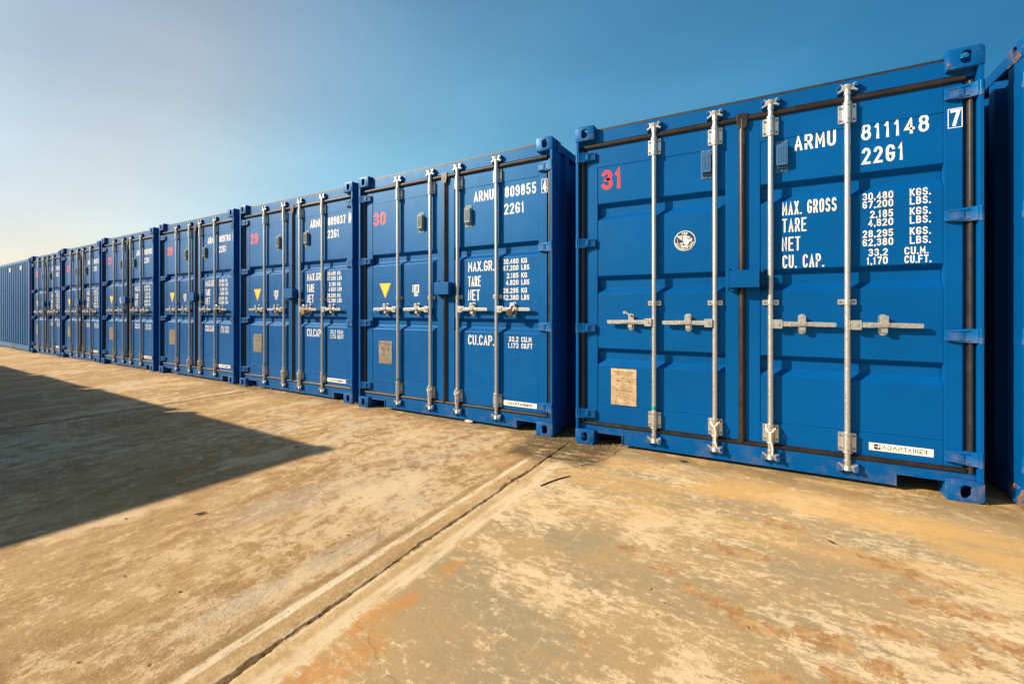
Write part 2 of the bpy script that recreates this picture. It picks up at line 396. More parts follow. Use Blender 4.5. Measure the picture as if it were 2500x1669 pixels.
def shell(root, mat='blue_side', blank_front=False):
    """everything a container has apart from its door end"""
    castings(root, 'blue')
    for sx in (0, 1):
        X = lambda a, b: (a, b) if not sx else (W - b, W - a)
        for ay, by in ((.002, .176), (D - .176, D - .002)):
            front = ay < 1
            mb = MB()
            if front and not blank_front:
                mb.box(*X(.004, .027), .003, .176, .1185, H - .1185); mb.box(*X(.0272, .072), .078, .174, .1185, H - .1185)
            else:
                mb.box(*X(.004, .075), ay + .004, by, .1185, H - .1185)
            mb.build('corner_post', 'blue', root, .004)
        MB().box(*X(.012, .075), .180, D - .180, 2.500, 2.574).build('top_rail', mat, root, .004)
        mb = MB().box(*X(.010, .060), .180, D - .180, .026, .158)
        mb.build('bottom_rail', mat, root, .003)
        corrugated(*(((.016, D - .176), (.016, .176)) if not sx else ((W - .016, .176), (W - .016, D - .176))), .156, 2.502, out=-1).build('side_wall', mat, root)
    # the blank end
    corrugated((W - .075, D - .016), (.075, D - .016), .156, 2.482, .232, .036, -1).build('end_wall', mat, root)
    MB().box(.162, W - .162, D - .07, D - .012, 2.480, 2.566).build('end_rail', mat, root, .004)
    MB().box(.162, W - .162, D - .07, D - .012, .026, .154).build('end_rail', mat, root, .004)
    rf = MB(); k = 0; y = .185
    while y < D - .2:
        rf.prism([(y, 2.545), (y + .06, 2.560), (y + .13, 2.560), (y + .19, 2.545), (y + .19, 2.540), (y, 2.540)], 'x', .0755, W - .0755); y += .2093
    rf.build('roof', mat, root)
    MB().box(.062, W - .062, .12, D - .08, .120, .150).build('floor', 'floor', root)
    if blank_front:
        corrugated((.075, .016), (W - .075, .016), .156, 2.482, .232, .036, -1).build('end_wall', mat, root)
        MB().box(.162, W - .162, .012, .07, 2.480, 2.566).build('end_rail', mat, root, .004)
        MB().box(.162, W - .162, .012, .07, .026, .154).build('end_rail', mat, root, .004)

def door_mesh(x0, x1, pl, pr, grooves, seam_hi, seam_lo):
    """frame stiles and rails plus a panel pressed with horizontal grooves"""
    mb = MB(); z0, z1 = .165, 2.432
    mb.box(x0, pl, Y_FR, .115, z0, z1); mb.box(pr, x1, Y_FR, .115, z0, z1)
    mb.box(pl + .0004, pr - .0004, Y_FR + .0012, .112, seam_hi, z1 - .001); mb.box(pl + .0004, pr - .0004, Y_FR + .0012, .112, z0 + .001, seam_lo)
    prof = [(Y_PAN + .004, seam_lo + .0003)]
    for a, b, c, d in grooves: prof += [(Y_PAN + .004, a), (Y_GR + .004, b), (Y_GR + .004, c), (Y_PAN + .004, d)]
    prof += [(Y_PAN + .004, seam_hi - .0003)]
    back = [(Y_GR + .012, seam_hi - .0003), (Y_GR + .012, seam_lo + .0003)]
    mb.prism(prof + back, 'x', pl + .0006, pr - .0006)
    return mb

def gasket_piece(mb, a, b, w0, w1, vert, y=Y_FR - .0005, lift=.020):
    m = (w1 - w0)
    prof = [(w0, y), (w0 + .2 * m, y - lift * .8), (w0 + .42 * m, y - lift), (w0 + .62 * m, y - lift), (w0 + .85 * m, y - lift * .62), (w1, y)]
    if vert: mb.prism([(p, q) for p, q in prof], 'z', a, b)
    else: mb.prism([(q, p) for p, q in prof], 'x', a, b)

def hinge_mesh(side):
    """side=+1: pin on the right. local x=0 at the outer edge, z=0 at the middle"""
    s = -1 if side > 0 else 1
    mb = MB()
    blade = [(.020, -.040), (.020, .040), (.055, .040), (.155, .031), (.161, .024), (.161, -.024), (.155, -.031), (.055, -.040)]
    def put(poly, a, b): mb.prism([(s * p, q) for p, q in poly], 'y', a, b)
    # strap runs from the pin down onto the door stile
    pts = [(.008, .002), (.030, .002), (.060, .018), (.160, .032), (.160, .0545), (.050, .0545), (.030, .040), (.008, .026)]
    vs = []; n = len(pts)
    for zz in (-1, 1):
        for x, y in pts: vs.append((s * x, y, zz * (.040 if x < .08 else .030)))
    mb.add(vs, [tuple(range(n)), tuple(range(2 * n - 1, n - 1, -1))] + [(i, i + n, (i + 1) % n + n, (i + 1) % n) for i in range(n)])
    for zz in (-.030, .022):                                  # ribs
        mb.prism([(s * .062, .012), (s * .150, .026), (s * .150, .034), (s * .062, .022)], 'z', zz, zz + .007)
    mb.prism([(s * .082, -.022), (s * .108, -.022), (s * .108, .020), (s * .082, .020)], 'y', .016, .03)
    mb.cyl((s * .014, .012), .0135, -.043, .043, 'z', 14)
    return mb

def rod_bits():
    P = {}
    mb = MB().cyl((0, 0), .0168, .135, 2.456, 'z', 20); P['locking_rod'] = mb.mesh('locking_rod', 'galv', 0, True)
    def bearing(h, wid, sl):
        m = MB(); yb = Y_FR - Y_ROD - .0006; a = h / 2
        for sx in (-1, 1):
            m.prism([(sx * x, z) for x, z in rrect((wid + .017) / 2, 0, (wid - .017) / 2, a, min(.008, a * .6), 3)], 'y', yb - .007, yb)
            m.prism([(sx * .0172, yb - .007), (sx * .026, yb - .007), (sx * .022, -.004), (sx * .0172, -.004)], 'z', -a * .92, a * .92)
        m.cyl((0, 0), .0235, -a * sl, a * sl, 'z', 20)
        m.cyl((0, 0), .0255, a * sl - .006, a * sl + .002, 'z', 20); m.cyl((0, 0), .0255, -a * sl - .002, -a * sl + .006, 'z', 20)
        return m
    P['big'] = bearing(.118, .047, 1.08).mesh('bearing_bracket', 'galv', .0012, True)
    mid = MB(); yb = Y_FR - Y_ROD - .0006
    for sx in (-1, 1): mid.prism([(sx * x, z) for x, z in rrect(.033, 0, .016, .0175, .007, 3)], 'y', yb - .006, yb)
    mid.prism([(.0165 * math.cos(R(a)) * 1.32, .0165 * math.sin(R(a)) * 1.32) for a in range(180, 361, 20)] + [(.0218, yb - .006), (.0172, yb - .006)] + [(.0172 * math.cos(R(a)), .0172 * math.sin(R(a))) for a in range(360, 179, -20)] + [(-.0172, yb - .006), (-.0218, yb - .006)], 'z', -.0165, .0165)
    P['mid'] = mid.mesh('rod_guide', 'galv', .0008, True)
    def bolts(xs, zs, r=.0068):
        m = MB(); yb2 = Y_FR - Y_ROD - .0076
        for x in xs:
            for z in zs: m.cyl((x, z), r, yb2 - .006, yb2, 'y', 10)
        return m.mesh('bolt', 'bolt', .001, True)
    P['bolt'] = bolts((0,), (0,))
    sm = MB()
    sm.cyl((0, 0), .0045, -.0250, -.0215, 'y', 10)
    P['rivet'] = sm.mesh('rivet', 'bolt')
    # forked cam on the rod end: z measured away from the rod
    m = MB().cyl((0, 0), .021, 0, .034, 'z', 18, .018).cyl((0, 0), .0175, .034, .062, 'z', 16, .026)
    for sx in (-1, 1):
        m.prism([(sx * .006, .030), (sx * .030, .026), (sx * .048, .016), (sx * .050, .026), (sx * .034, .040), (sx * .030, .052), (sx * .044, .066), (sx * .036, .072), (sx * .018, .060)], 'y', -.012, .010)
    P['cam'] = m.mesh('cam', 'galv', .0012, True)
    m = MB()
    for sx in (-1, 1):
        m.prism([(sx * .024, .010), (sx * .056, .006), (sx * .058, .060), (sx * .048, .070), (sx * .026, .062)], 'y', .0005, .0225)
        m.prism([(sx * .030, .040), (sx * .054, .040), (sx * .052, .064), (sx * .034, .060)], 'y', -.012, .0003)
    m.box(-.030, .030, .0120, .0224, .008, .062)
    P['keeper'] = m.mesh('cam_keeper', 'blue', .002, True)
    return P
RP = rod_bits()
P_UP = {k: mirrored(RP[k], RP[k].name, 1, 1, 1) for k in ('cam', 'keeper')}
P_DN = {k: mirrored(RP[k], RP[k].name, 1, 1, -1) for k in ('cam', 'keeper')}

def handle_mesh(s, reach=.362, hub=.180):
    """bar handle pointing s along x from the rod axis"""
    m = MB()
    def box(x0, x1, y0, y1, z0, z1): m.box(min(s * x0, s * x1), max(s * x0, s * x1), y0, y1, z0, z1)
    m.prism([(s * x, z) for x, z in rrect(.043, -.001, .025, .030, .005, 3)], 'y', -.024, -.019)
    m.prism([(s * x, z) for x, z in rrect(.043, -.001, .025, .030, .005, 3)], 'y', .004, .009)
    box(.0150, .021, -.024, .009, -.029, .027)
    m.prism([(s * .022, -.016), (s * .105, -.0165), (s * hub, -.013), (s * .235, -.014), (s * .262, -.016), (s * (reach - .006), -.016), (s * reach, -.010), (s * reach, .008), (s * (reach - .006), .012), (s * .250, .015), (s * hub, .014), (s * .105, .0165), (s * .022, .016)], 'y', -.0185, -.0045)
    m.prism([(s * .100, -.006), (s * .245, -.006), (s * .235, .006), (s * .110, .006)], 'y', -.0225, -.0186)
    m.cyl((s * .043, .001), .009, -.030, -.0242, 'y', 12)
    return m.mesh('handle', 'galv', .0012, True)
HND = {1: handle_mesh(1), -1: handle_mesh(-1)}
def catch_mesh(opened):
    yp = Y_PAN + .0036 - Y_ROD
    m = MB().prism(rrect(0, 0, .0225, .066, .0220, 6), 'y', yp - .005, yp)
    m.prism(rrect(0, -.034, .016, .012, .004, 3), 'y', -.018, yp - .0052)
    m.cyl((0, -.050), .0085, yp - .011, yp - .0052, 'y', 10); m.cyl((0, .048), .0090, -.029, yp - .0052, 'y', 12)
    if not opened:
        m.prism([(-.019, .058), (.016, .058), (.019, .050), (.019, .018), (.026, .008), (.012, -.010), (-.004, -.012), (-.024, .008), (-.021, .030)], 'y', -.0275, -.0232)
        m.box(-.021, -.0165, -.0231, .002, .020, .052)
    else:
        m.prism([(.010, .040), (.008, .058), (-.020, .075), (-.036, .085), (-.050, .080), (-.052, .066), (-.040, .062), (-.030, .068), (-.010, .052)], 'y', -.0275, -.0232)
    return m.mesh('handle_catch', 'galv', .0012, True)
CATCH = {0: catch_mesh(0), 1: catch_mesh(1)}

def vent_bits():
    b = MB().prism(rrect(0, 0, .037, .106, .006, 3), 'y', -.004, 0)
    c = MB().prism([(-.033, .066), (-.026, .078), (.026, .078), (.033, .066), (.033, -.052), (.028, -.064), (-.028, -.064), (-.033, -.052)], 'y', -.034, -.0042)
    for k in range(6): c.box(-.026 + k * .0095, -.0215 + k * .0095, -.0362, -.0342, -.046, .060)
    for k in range(6): c.box(-.026 + k * .0095, -.0215 + k * .0095, -.020, -.0042, -.082, -.0642)
    d = MB()
    d.cyl((0, 0), .006, -.009, -.0042, 'y', 10)
    return b, c, d
VB, VC, VD = vent_bits()
VM = {k: (VB.mesh('vent_cover', k, .001, True), VC.mesh('vent_hood', k, .002, True)) for k in ('vent', 'bluevent')}
VS = VD.mesh('screw', 'bolt')

def rods_and_front(root, doors, zh, zmid, opened=(), xs=(.628, 1.052, 1.397, 1.818)):
    for i, x in enumerate(xs):
        rd = link('locking_rod', RP['locking_rod'], root, (x, Y_ROD, 0))
        for z in (2.338, .255):
            br = link('bearing_bracket', RP['big'], rd, (0, 0, z))
            for bx in (-.036, .036):
                for bz in (-.040, .040): link('bolt', RP['bolt'], rd, (bx, 0, z + bz))
            for bz in (-.045, .045): link('rivet', RP['rivet'], rd, (0, 0, z + bz))
        link('rod_guide', RP['mid'], rd, (0, 0, zmid)); link('bolt', RP['bolt'], rd, (-.034, 0, zmid)); link('bolt', RP['bolt'], rd, (.034, 0, zmid))
        link('cam', P_UP['cam'], rd, (0, 0, 2.450)); link('cam', P_DN['cam'], rd, (0, 0, .145))
        s = -1 if i < 2 else 1
        link('handle', HND[s], rd, (0, 0, zh))
        link('cam_keeper', P_UP['keeper'], root, (x, Y_ROD, 2.456)); link('cam_keeper', P_DN['keeper'], root, (x, Y_ROD - .012, .139))
        link('handle_catch', CATCH[1 if i in opened else 0], doors[0 if i < 2 else 1], (x + s * .180, Y_ROD, zh))
    # head bar, the near-black strip along its top and the sill with its fork pockets
    MB().box(.0275, W - .0275, Y_HEAD, .17, 2.434, 2.550).build('header', 'blue', root, .004)
    MB().box(.161, W - .161, Y_HEAD + .004, .16, 2.5505, 2.5675).build('header_top_strip', 'top_strip', root, .002)
    sl = MB()
    sl.prism([(.0275, .1190), (.155, .1190), (.161, .094), (.376, .094), (.376, .024), (W - .376, .024), (W - .376, .094), (W - .161, .094), (W - .155, .1190), (W - .0275, .1190), (W - .0275, .162), (.0275, .162)], 'y', Y_HEAD - .008, .10)
    for sx in (0, 1):
        X = lambda a, b: (a, b) if not sx else (W - b, W - a)
        sl.box(*X(.3765, .387), Y_HEAD - .016, .40, .024, .104); sl.box(*X(.163, .3764), Y_HEAD - .016, .40, .0945, .104)
    sl.build('door_sill', 'blue', root, .003)

def csc_plate(parent, x0, x1, z0, z1, mat, y):
    MB().box(x0, x1, y - .003, y, z0, z1).build('data_plate', mat, parent, .0008)
    t = Txt(y - .0034); h = z1 - z0; wd = x1 - x0
    def ln(s, a, b, z, ht): t.line(s, x0 + a * wd, x0 + b * wd, z0 + z * h, z0 + (z + ht) * h, t=ht * h * .17)
    ln('APPROVED FOR TRANSPORT', .08, .90, .895, .036); ln('UNDER CUSTOMS SEAL', .17, .83, .845, .034)
    ln('CSC SAFETY APPROVAL', .15, .85, .395, .036)
    rnd = random.Random(3)
    for k in range(17):
        z = .045 + k * .048
        if .37 < z < .46: continue
        x = .06
        while x < .90:
            l = rnd.uniform(.03, .16)
            if rnd.random() < .72: t.rect(x0 + x * wd, x0 + min(.93, x + l) * wd, z0 + z * h, z0 + (z + .012) * h)
            x += l + rnd.uniform(.015, .05)
    for z in (.80, .755, .47): t.rect(x0 + .05 * wd, x0 + .95 * wd, z0 + z * h, z0 + (z + .004) * h)
    t.rect(x0 + .5 * wd, x0 + .507 * wd, z0 + .48 * h, z0 + .62 * h)
    t.build('plate_print', 'print', parent)
    for f in (.28, .72): MB().cyl((x0 + f * wd, z0 + .665 * h), .006, y - .006, y - .003, 'y', 10).build('rivet', 'bolt', parent)

def emblem(parent, cx, cz, r, y):
    def disc(rr, yy, nm, mt):
        MB().prism([(cx + rr * math.cos(2 * math.pi * k / 48), cz + rr * math.sin(2 * math.pi * k / 48)) for k in range(48)], 'y', yy, y).build(nm, mt, parent)
    disc(r, y - .0008, 'emblem', 'white'); disc(r * .93, y - .0012, 'emblem_field', 'navy')
    t = Txt(y - .0015)
    q = lambda pts: t.poly([(cx + a * r, cz + b * r) for a, b in pts])
    # eagle: spread left wing, body, head to the right, tail, thin inner ring
    for k in range(5):
        b = .52 - .115 * k
        q([(-.80 + .13 * k, b), (-.26, b), (-.24, b - .075), (-.74 + .13 * k, b - .075)])
        q([(-.20, b), (-.02, b), (.02, b - .075), (-.18, b - .075)])
    q([(-.02, .56), (.20, .56), (.16, .28), (.30, .10), (.46, .12), (.60, .22), (.74, .20), (.62, .10), (.74, .06), (.58, -.06), (.42, -.16), (.30, -.42), (.02, -.40), (-.14, -.18), (.02, .06)])
    for k in range(3): q([(.22, .48 - .10 * k), (.52 - .04 * k, .38 - .07 * k), (.54 - .04 * k, .33 - .07 * k), (.22, .42 - .10 * k)])
    for k in range(4): q([(-.48 + .06 * k, -.22 - .10 * k), (-.16, -.16 - .06 * k), (-.16, -.20 - .06 * k), (-.46 + .06 * k, -.28 - .10 * k)])
    q([(-.34, -.50), (.34, -.50), (.26, -.62), (-.24, -.62)])
    arc = [(cx + .66 * r * math.cos(R(a)), cz + .66 * r * math.sin(R(a))) for a in range(160, 381, 10)]
    t.stroke(arc, .035 * r)
    t.line('ABS', cx - .27 * r, cx + .27 * r, cz + .62 * r, cz + .82 * r, t=.055 * r)
    word = 'AMERICAN BUREAU OF SHIPPING'; n = len(word)
    for i, ch in enumerate(word):                       # letters round the lower rim
        if ch == ' ': continue
        a = R(180 + 12 + 156 * (i + .5) / n); up = Vector((-math.cos(a), -math.sin(a))); rt = Vector((-math.sin(a), math.cos(a)))
        o = Vector((cx + .89 * r * math.cos(a), cz + .89 * r * math.sin(a)))
        for pl in GL[ch]:
            closed = pl[-1] == 'c'; pp = pl[:-1] if closed else pl
            t.stroke([tuple(o + rt * ((p - .5) * .055 * r) + up * (v * .13 * r)) for p, v in pp], .030 * r, closed)
    t.build('emblem_print', 'white', parent)

def strip_label(parent, x0, x1, z0, z1, logo, y):
    MB().box(x0, x1, y - .0006, y, z0, z1).build('name_strip', 'white', parent)
    h = z1 - z0; wd = x1 - x0
    if logo:
        t = Txt(y - .0009)
        t.poly([(x0 + .08 * wd, z0 + .56 * h), (x0 + .145 * wd, z0 + .56 * h), (x0 + .145 * wd, z0 + .88 * h), (x0 + .12 * wd, z0 + .88 * h), (x0 + .08 * wd, z0 + .82 * h)])
        t.poly([(x0 + .08 * wd, z0 + .20 * h), (x0 + .12 * wd, z0 + .12 * h), (x0 + .145 * wd, z0 + .12 * h), (x0 + .145 * wd, z0 + .49 * h), (x0 + .08 * wd, z0 + .49 * h)])
        t.rect(x0 + .155 * wd, x0 + .188 * wd, z0 + .14 * h, z0 + .46 * h)
        t.build('logo_print', 'navy', parent)
        Txt(y - .0009).line('tainer', x0 + .555 * wd, x0 + .905 * wd, z0 + .27 * h, z0 + .80 * h, t=.085 * h, gap=.30).build('name_print', 'navy', parent)
        t = Txt(y - .0009).line('adap', x0 + .215 * wd, x0 + .53 * wd, z0 + .27 * h, z0 + .80 * h, t=.085 * h, gap=.30); t.build('name_print', 'black', parent)
        Txt(y - .0009).rect(x0 + .155 * wd, x0 + .188 * wd, z0 + .56 * h, z0 + .88 * h).build('logo_print', 'orange', parent)
        Txt(y - .0009).rect(x0 + .205 * wd, x0 + .88 * wd, z0 + .14 * h, z0 + .185 * h).build('underline', 'orange', parent)
    else:
        Txt(y - .0009).line('adaptainer', x0 + .13 * wd, x0 + .85 * wd, z0 + .22 * h, z0 + .78 * h, t=.125 * h, gap=.26).build('name_print', 'black', parent)

YP = Y_PAN + .0036        # just in front of the raised panel
YF = Y_FR - .0004         # just in front of the stiles
def serial(door, num, chk, red, kind):
    def ln(*a, **k): Txt(YP).line(*a, **k).build('marking', 'white', door)
    t = type('T', (), {'line': staticmethod(ln)})
    if kind == 'A':
        t.line('ARMU', 1.532, 1.757, 2.143, 2.244, t=.0145, gap=.26); t.line(num, 1.886, 2.204, 2.146, 2.246, t=.0140, gap=.36); t.line('22G1', 1.889, 2.090, 1.997, 2.098, t=.0140, gap=.36)
        b = (2.284, 2.347, 2.141, 2.253)
    else:
        t.line('ARMU', 1.596, 1.822, 2.122, 2.221, t=.0140, gap=.26); t.line(num, 1.946, 2.268, 2.120, 2.219, t=.0135, gap=.34); t.line('22G1', 1.937, 2.146, 1.966, 2.064, t=.0135, gap=.34)
        b = (2.322, 2.380, 2.112, 2.232)
    c = Txt(YF); x0, x1, z0, z1 = b; s = .004
    for q in ((x0, x1, z0, z0 + s), (x0, x1, z1 - s, z1), (x0, x0 + s, z0 + s, z1 - s), (x1 - s, x1, z0 + s, z1 - s)): c.rect(*q)
    c.line(chk, x0 + .011, x1 - .009, z0 + .010, z1 - .008, t=.015); c.build('marking', 'white', door)
def red_number(door, txt, kind):
    if kind == 'A': Txt(YP).line(txt, .218, .384, 2.056, 2.212, t=.0275, gap=.22).build('red_number', 'red', door)
    else: Txt(YP).line(txt, .226, .412, 2.026, 2.168, t=.025, gap=.30).build('red_number', 'red', door)

def make_container(kind):
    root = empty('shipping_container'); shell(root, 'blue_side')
    if kind == 'A': gr = [(.647, .690, .754, .784), (1.226, 1.268, 1.339, 1.369), (1.818, 1.862, 1.927, 1.957)]; hi, lo, zh, zm = 2.252, .326, 1.0, 1.144
    else: gr = [(.883, .924, .981, 1.011), (1.583, 1.624, 1.679, 1.709)]; hi, lo, zh, zm = 2.276, .326, 1.10, 1.218
    dl = door_mesh(.079, 1.2225, .174, 1.118, gr, hi, lo).build('door', 'blue', root, .0035)
    dr = door_mesh(1.2275, W - .079, 1.335, 2.277, gr, hi, lo).build('door', 'blue', root, .0035)
    hz = (2.345, 1.640, .945, .245)
    for z in hz:
        link('hinge', HG[-1], dl, (0, 0, z)); link('hinge', HG[1], dr, (W, 0, z))
    g = MB(); gasket_piece(g, .070, 1.225, 2.408, 2.456, False); gasket_piece(g, .155, 2.4075, .0285, .0700, True); gasket_piece(g, .070, 1.225, .147, .184, False)
    g.build('door_seal', 'rubber', dl, .0015)
    g = MB(); gasket_piece(g, 1.2255, W - .070, 2.408, 2.456, False); gasket_piece(g, .155, 2.4075, W - .0660, W - .0285, True); gasket_piece(g, 1.2255, W - .070, .147, .184, False)
    gasket_piece(g, .170, 2.425, 1.200, 1.248, True, Y_FR - .001, .026)
    g.prism([(1.188, 2.462), (1.260, 2.462), (1.258, 2.404), (1.248, 2.360), (1.200, 2.360), (1.190, 2.404)], 'y', .026, Y_FR - .002)
    g.build('door_seal', 'rubber', dr, .002)
    rods_and_front(root, (dl, dr), zh, zm, (0,) if kind == 'A' else (), (.628, 1.052, 1.397, 1.818) if kind == 'A' else (.590, 1.044, 1.394, 1.848))
    # hooded lock box over the meeting edge
    lb = MB().box(1.150, 1.332, -.040, .018, 1.246, 1.366).box(1.150, 1.156, .0182, .0500, 1.246, 1.366).box(1.326, 1.332, .0182, .0500, 1.246, 1.366).box(1.1565, 1.3255, .0182, .0500, 1.360, 1.366)
    lb.box(1.128, 1.146, .030, .0535, 1.238, 1.388); lb.box(1.340, 1.356, .030, .0535, 1.262, 1.372)
    lb.build('lock_box', 'blue', dr, .004)
    mm = MB(); mm.tube([(1.345 + .012 * math.cos(a), .020, 1.318 + .016 * math.sin(a)) for a in [x * .4 for x in range(-4, 5)]], .003, 6)
    mm.box(1.150, 1.200, .010, .045, 1.226, 1.240)
    mm.build('lock_hook', 'blue', dr)
    vz, vx = ((2.150, .993), (2.132, 1.462)), None
    spots = [(dl, .993, 2.150), (dr, 1.463, 2.128)] if kind == 'A' else [(dl, .902, 2.002), (dr, 1.512, 2.002)]
    for d, x, z in spots:
        a, b = VM['bluevent' if kind == 'A' else 'vent']
        link('vent_cover', a, d, (x, YP, z)); link('vent_hood', b, d, (x, YP, z)); [link('screw', VS, d, (x + sx, YP, z + sz)) for sx, sz in ((-.022, .093), (.022, .093), (0, -.094))]
    return root, dl, dr

HG = {1: hinge_mesh(1).mesh('hinge', 'blue', .0025, True), -1: hinge_mesh(-1).mesh('hinge', 'blue', .0025, True)}

# weights and measures lettering
def weights(dr, kind):
    def ln(*a, **k): Txt(YP).line(*a, **k).build('marking', 'white', dr)
    t = type('T', (), {'line': staticmethod(ln)})
    if kind == 'A':
        for s, a, b, z0, z1 in (('MAX. GROSS', 1.464, 1.760, 1.724, 1.812), ('TARE', 1.464, 1.600, 1.610, 1.700), ('NET', 1.462, 1.566, 1.486, 1.578), ('CU. CAP.', 1.466, 1.694, 1.372, 1.458)):
            t.line(s, a, b, z0, z1, t=.0090, gap=.30)
        rows = (('30,480', 'KGS.', 1.772), ('67,200', 'LBS.', 1.722), ('2,185', 'KGS.', 1.660), ('4,820', 'LBS.', 1.608), ('28,295', 'KGS.', 1.541), ('62,380', 'LBS.', 1.488), ('33.2', 'CU.M.', 1.425), ('1,170', 'CU.FT.', 1.374))
        for a, b, z in rows:
            ww = .0245 * sum(NARROW.get(c, 1.) * 1 + .12 for c in a) + .0
            xr = 2.040 if len(b) < 5 else 2.014
            t.line(a, xr - ww, xr, z, z + .045, t=.0068, gap=.26)
            xl = 2.117 if len(b) < 5 else 2.093
            t.line(b, xl, xl + (.094 if len(b) < 5 else .108 if len(b) == 5 else .120), z, z + .045, t=.0068, gap=.26)
    else:
        for s, a, b, z0, z1 in (('MAX.GR.', 1.528, 1.829, 1.460, 1.556), ('TARE', 1.528, 1.676, 1.318, 1.416), ('NET', 1.528, 1.664, 1.184, 1.286), ('CU.CAP.', 1.528, 1.828, .760, .855)):
            t.line(s, a, b, z0, z1, t=.0112, gap=.26)
        rows = (('30.480', 'KG', 1.512), ('67.200', 'LBS', 1.452), ('2.185', 'KG', 1.382), ('4.820', 'LBS', 1.320), ('28.295', 'KG', 1.246), ('62.380', 'LBS', 1.184), ('33.2', 'CU.M', .806), ('1.173', 'CU.FT', .748))
        for a, b, z in rows:
            ww = .0265 * sum(NARROW.get(c, 1.) + .14 for c in a); xr = 2.088
            t.line(a, xr - ww, xr, z, z + .046, t=.0070, gap=.24)
            t.line(b, 2.118, 2.118 + {'KG': .058, 'LBS': .080, 'CU.M': .102, 'CU.FT': .112}[b], z, z + .046, t=.0070, gap=.24)

def extras_b(dl, dr):
    MB().prism([(.318, 1.384), (.494, 1.384), (.406, 1.220)], 'y', YP - .0004, YP).build('warning_sticker', 'orange', dl)
    MB().prism([(.330, 1.377), (.482, 1.377), (.406, 1.236)], 'y', YP - .0009, YP - .0005).build('sticker_field', 'yellow', dl)
    t = Txt(YP - .0004); t.rect(.825, .898, 1.277, 1.355)
    for k in range(4): t.rect(.828, .892 - .012 * (k % 2), 1.266 - .010 * k, 1.271 - .010 * k)
    for k in range(7): t.rect(.806, .818, 1.279 + .011 * k, 1.286 + .011 * k)
    t.build('inspection_sticker', 'white', dl)
    Txt(YP - .0018).line('LR', .838, .884, 1.287, 1.346, t=.007, gap=.1).build('sticker_print', 'black', dl)
    csc_plate(dl, .310, .510, .508, .754, 'greyplate', YP)
    strip_label(dr, 1.926, 2.276, .224, .269, False, YF + .0006)

# ------------------------------------------------------------------ the row
def floor_z(u):
    pts = ((-24, -.080), (-17.5, -.060), (-15, -.040), (-12, -.016), (-9, -.003), (-7, 0.))
    if u >= -7: return 0.
    if u <= -24: return -.080
    for (a, za), (b, zb) in zip(pts, pts[1:]):
        if a <= u <= b: return za + (zb - za) * (u - a) / (b - a)
GROUP = 'blue containers standing in a row with doors to the front'
cA, dlA, drA = make_container('A')
cA.location = (-1.341, 3.470, 0); cA.rotation_euler.z = 0
for ch in cA.children:
    if ch.name.startswith('corner_casting'):
        ch.data = ch.data.copy(); ch.data.materials.clear(); ch.data.materials.append(M['chipped'])
tag(cA, 'blue container with bold red 31, a round eagle emblem and three grooves per door', 'container', GROUP)
SHIFT = SHIFTS['A']
serial(drA, '811148', '7', '31', 'A'); red_number(dlA, '31', 'A'); weights(drA, 'A')
emblem(dlA, .849, 1.602, .074, YP)
csc_plate(dlA, .297, .497, .344, .630, 'tan', YP)
strip_label(drA, 1.923, 2.223, .230, .276, True, YF + .0006)

SHIFT = None
cB, dlB, drB = make_container('B')
plain = copy_tree(cB)                                   # the cut-off one at the right edge shows no markings
SHIFT = SHIFTS['B']
weights(drB, 'B'); extras_b(dlB, drB)
SHIFT = None
ROW = [(30, '809855', '4', -3.996, 3.570, 1.60, 'blue container with red 30 and a dark padlock, left of the one numbered 31'),
       (29, '809837', '0', -6.583, 3.702, 2.00, 'blue container with red 29 and a brass padlock on its third handle'),
       (28, '809766', '6', -9.203, 3.795, 1.75, 'blue container with red 28 and a dark padlock on its fourth handle'),
       (27, '809983', '2', -11.927, 3.907, 1.85, 'blue container with red 27 and no padlock'),
       (26, '809751', '5', -14.588, 4.037, 2.05, 'blue container with red 26, second from the far end of the door row'),
       (25, '809740', '8', -17.198, 4.163, 2.30, 'blue container with red 25 beside the long corrugated container')]
placed = []
for i, (no, num, chk, u, n, rot, lab) in enumerate(ROW):
    r = copy_tree(cB) if i < len(ROW) - 1 else cB
    placed.append(r)
for r, (no, num, chk, u, n, rot, lab) in zip(placed, ROW):
    r.location = (u, n, {25: -.056, 26: -.038, 27: -.014}.get(no, 0.)); r.rotation_euler.z = R(-rot)
    tag(r, lab, 'container', GROUP)
    ds = [c for c in r.children if c.name.split('.')[0] == 'door']
    dl = min(ds, key=lambda o: o.data.vertices[0].co.x); dr = max(ds, key=lambda o: o.data.vertices[0].co.x)
    SHIFT = SHIFTS['B']; serial(dr, num, chk, str(no), 'B'); red_number(dl, str(no), 'B'); SHIFT = None
plain.location = (1.242, 3.473, 0)
tag(plain, 'blue container cut off by the right edge of the picture, rust on its corner', 'container', GROUP)
for ch in plain.children:
    if ch.name.startswith('corner_casting'):
        ch.data = ch.data.copy(); ch.data.materials.clear(); ch.data.materials.append(mat_paint('rusty_blue_paint', chip=.10) if 'rusty_blue_paint' not in bpy.data.materials else bpy.data.materials['rusty_blue_paint'])
# green tape marks round some rods
def tape(root, zz):
    rods = sorted([c for c in root.children if c.name.split('.')[0] == 'locking_rod'], key=lambda o: o.location.x)
    MB().cyl((0, 0), .0178, zz, zz + .026, 'z', 20).build('tape_band', 'green', rods[0], 0, True)
tape(cA, .335); tape(placed[0], .335); tape(placed[1], .335); tape(placed[2], .335)

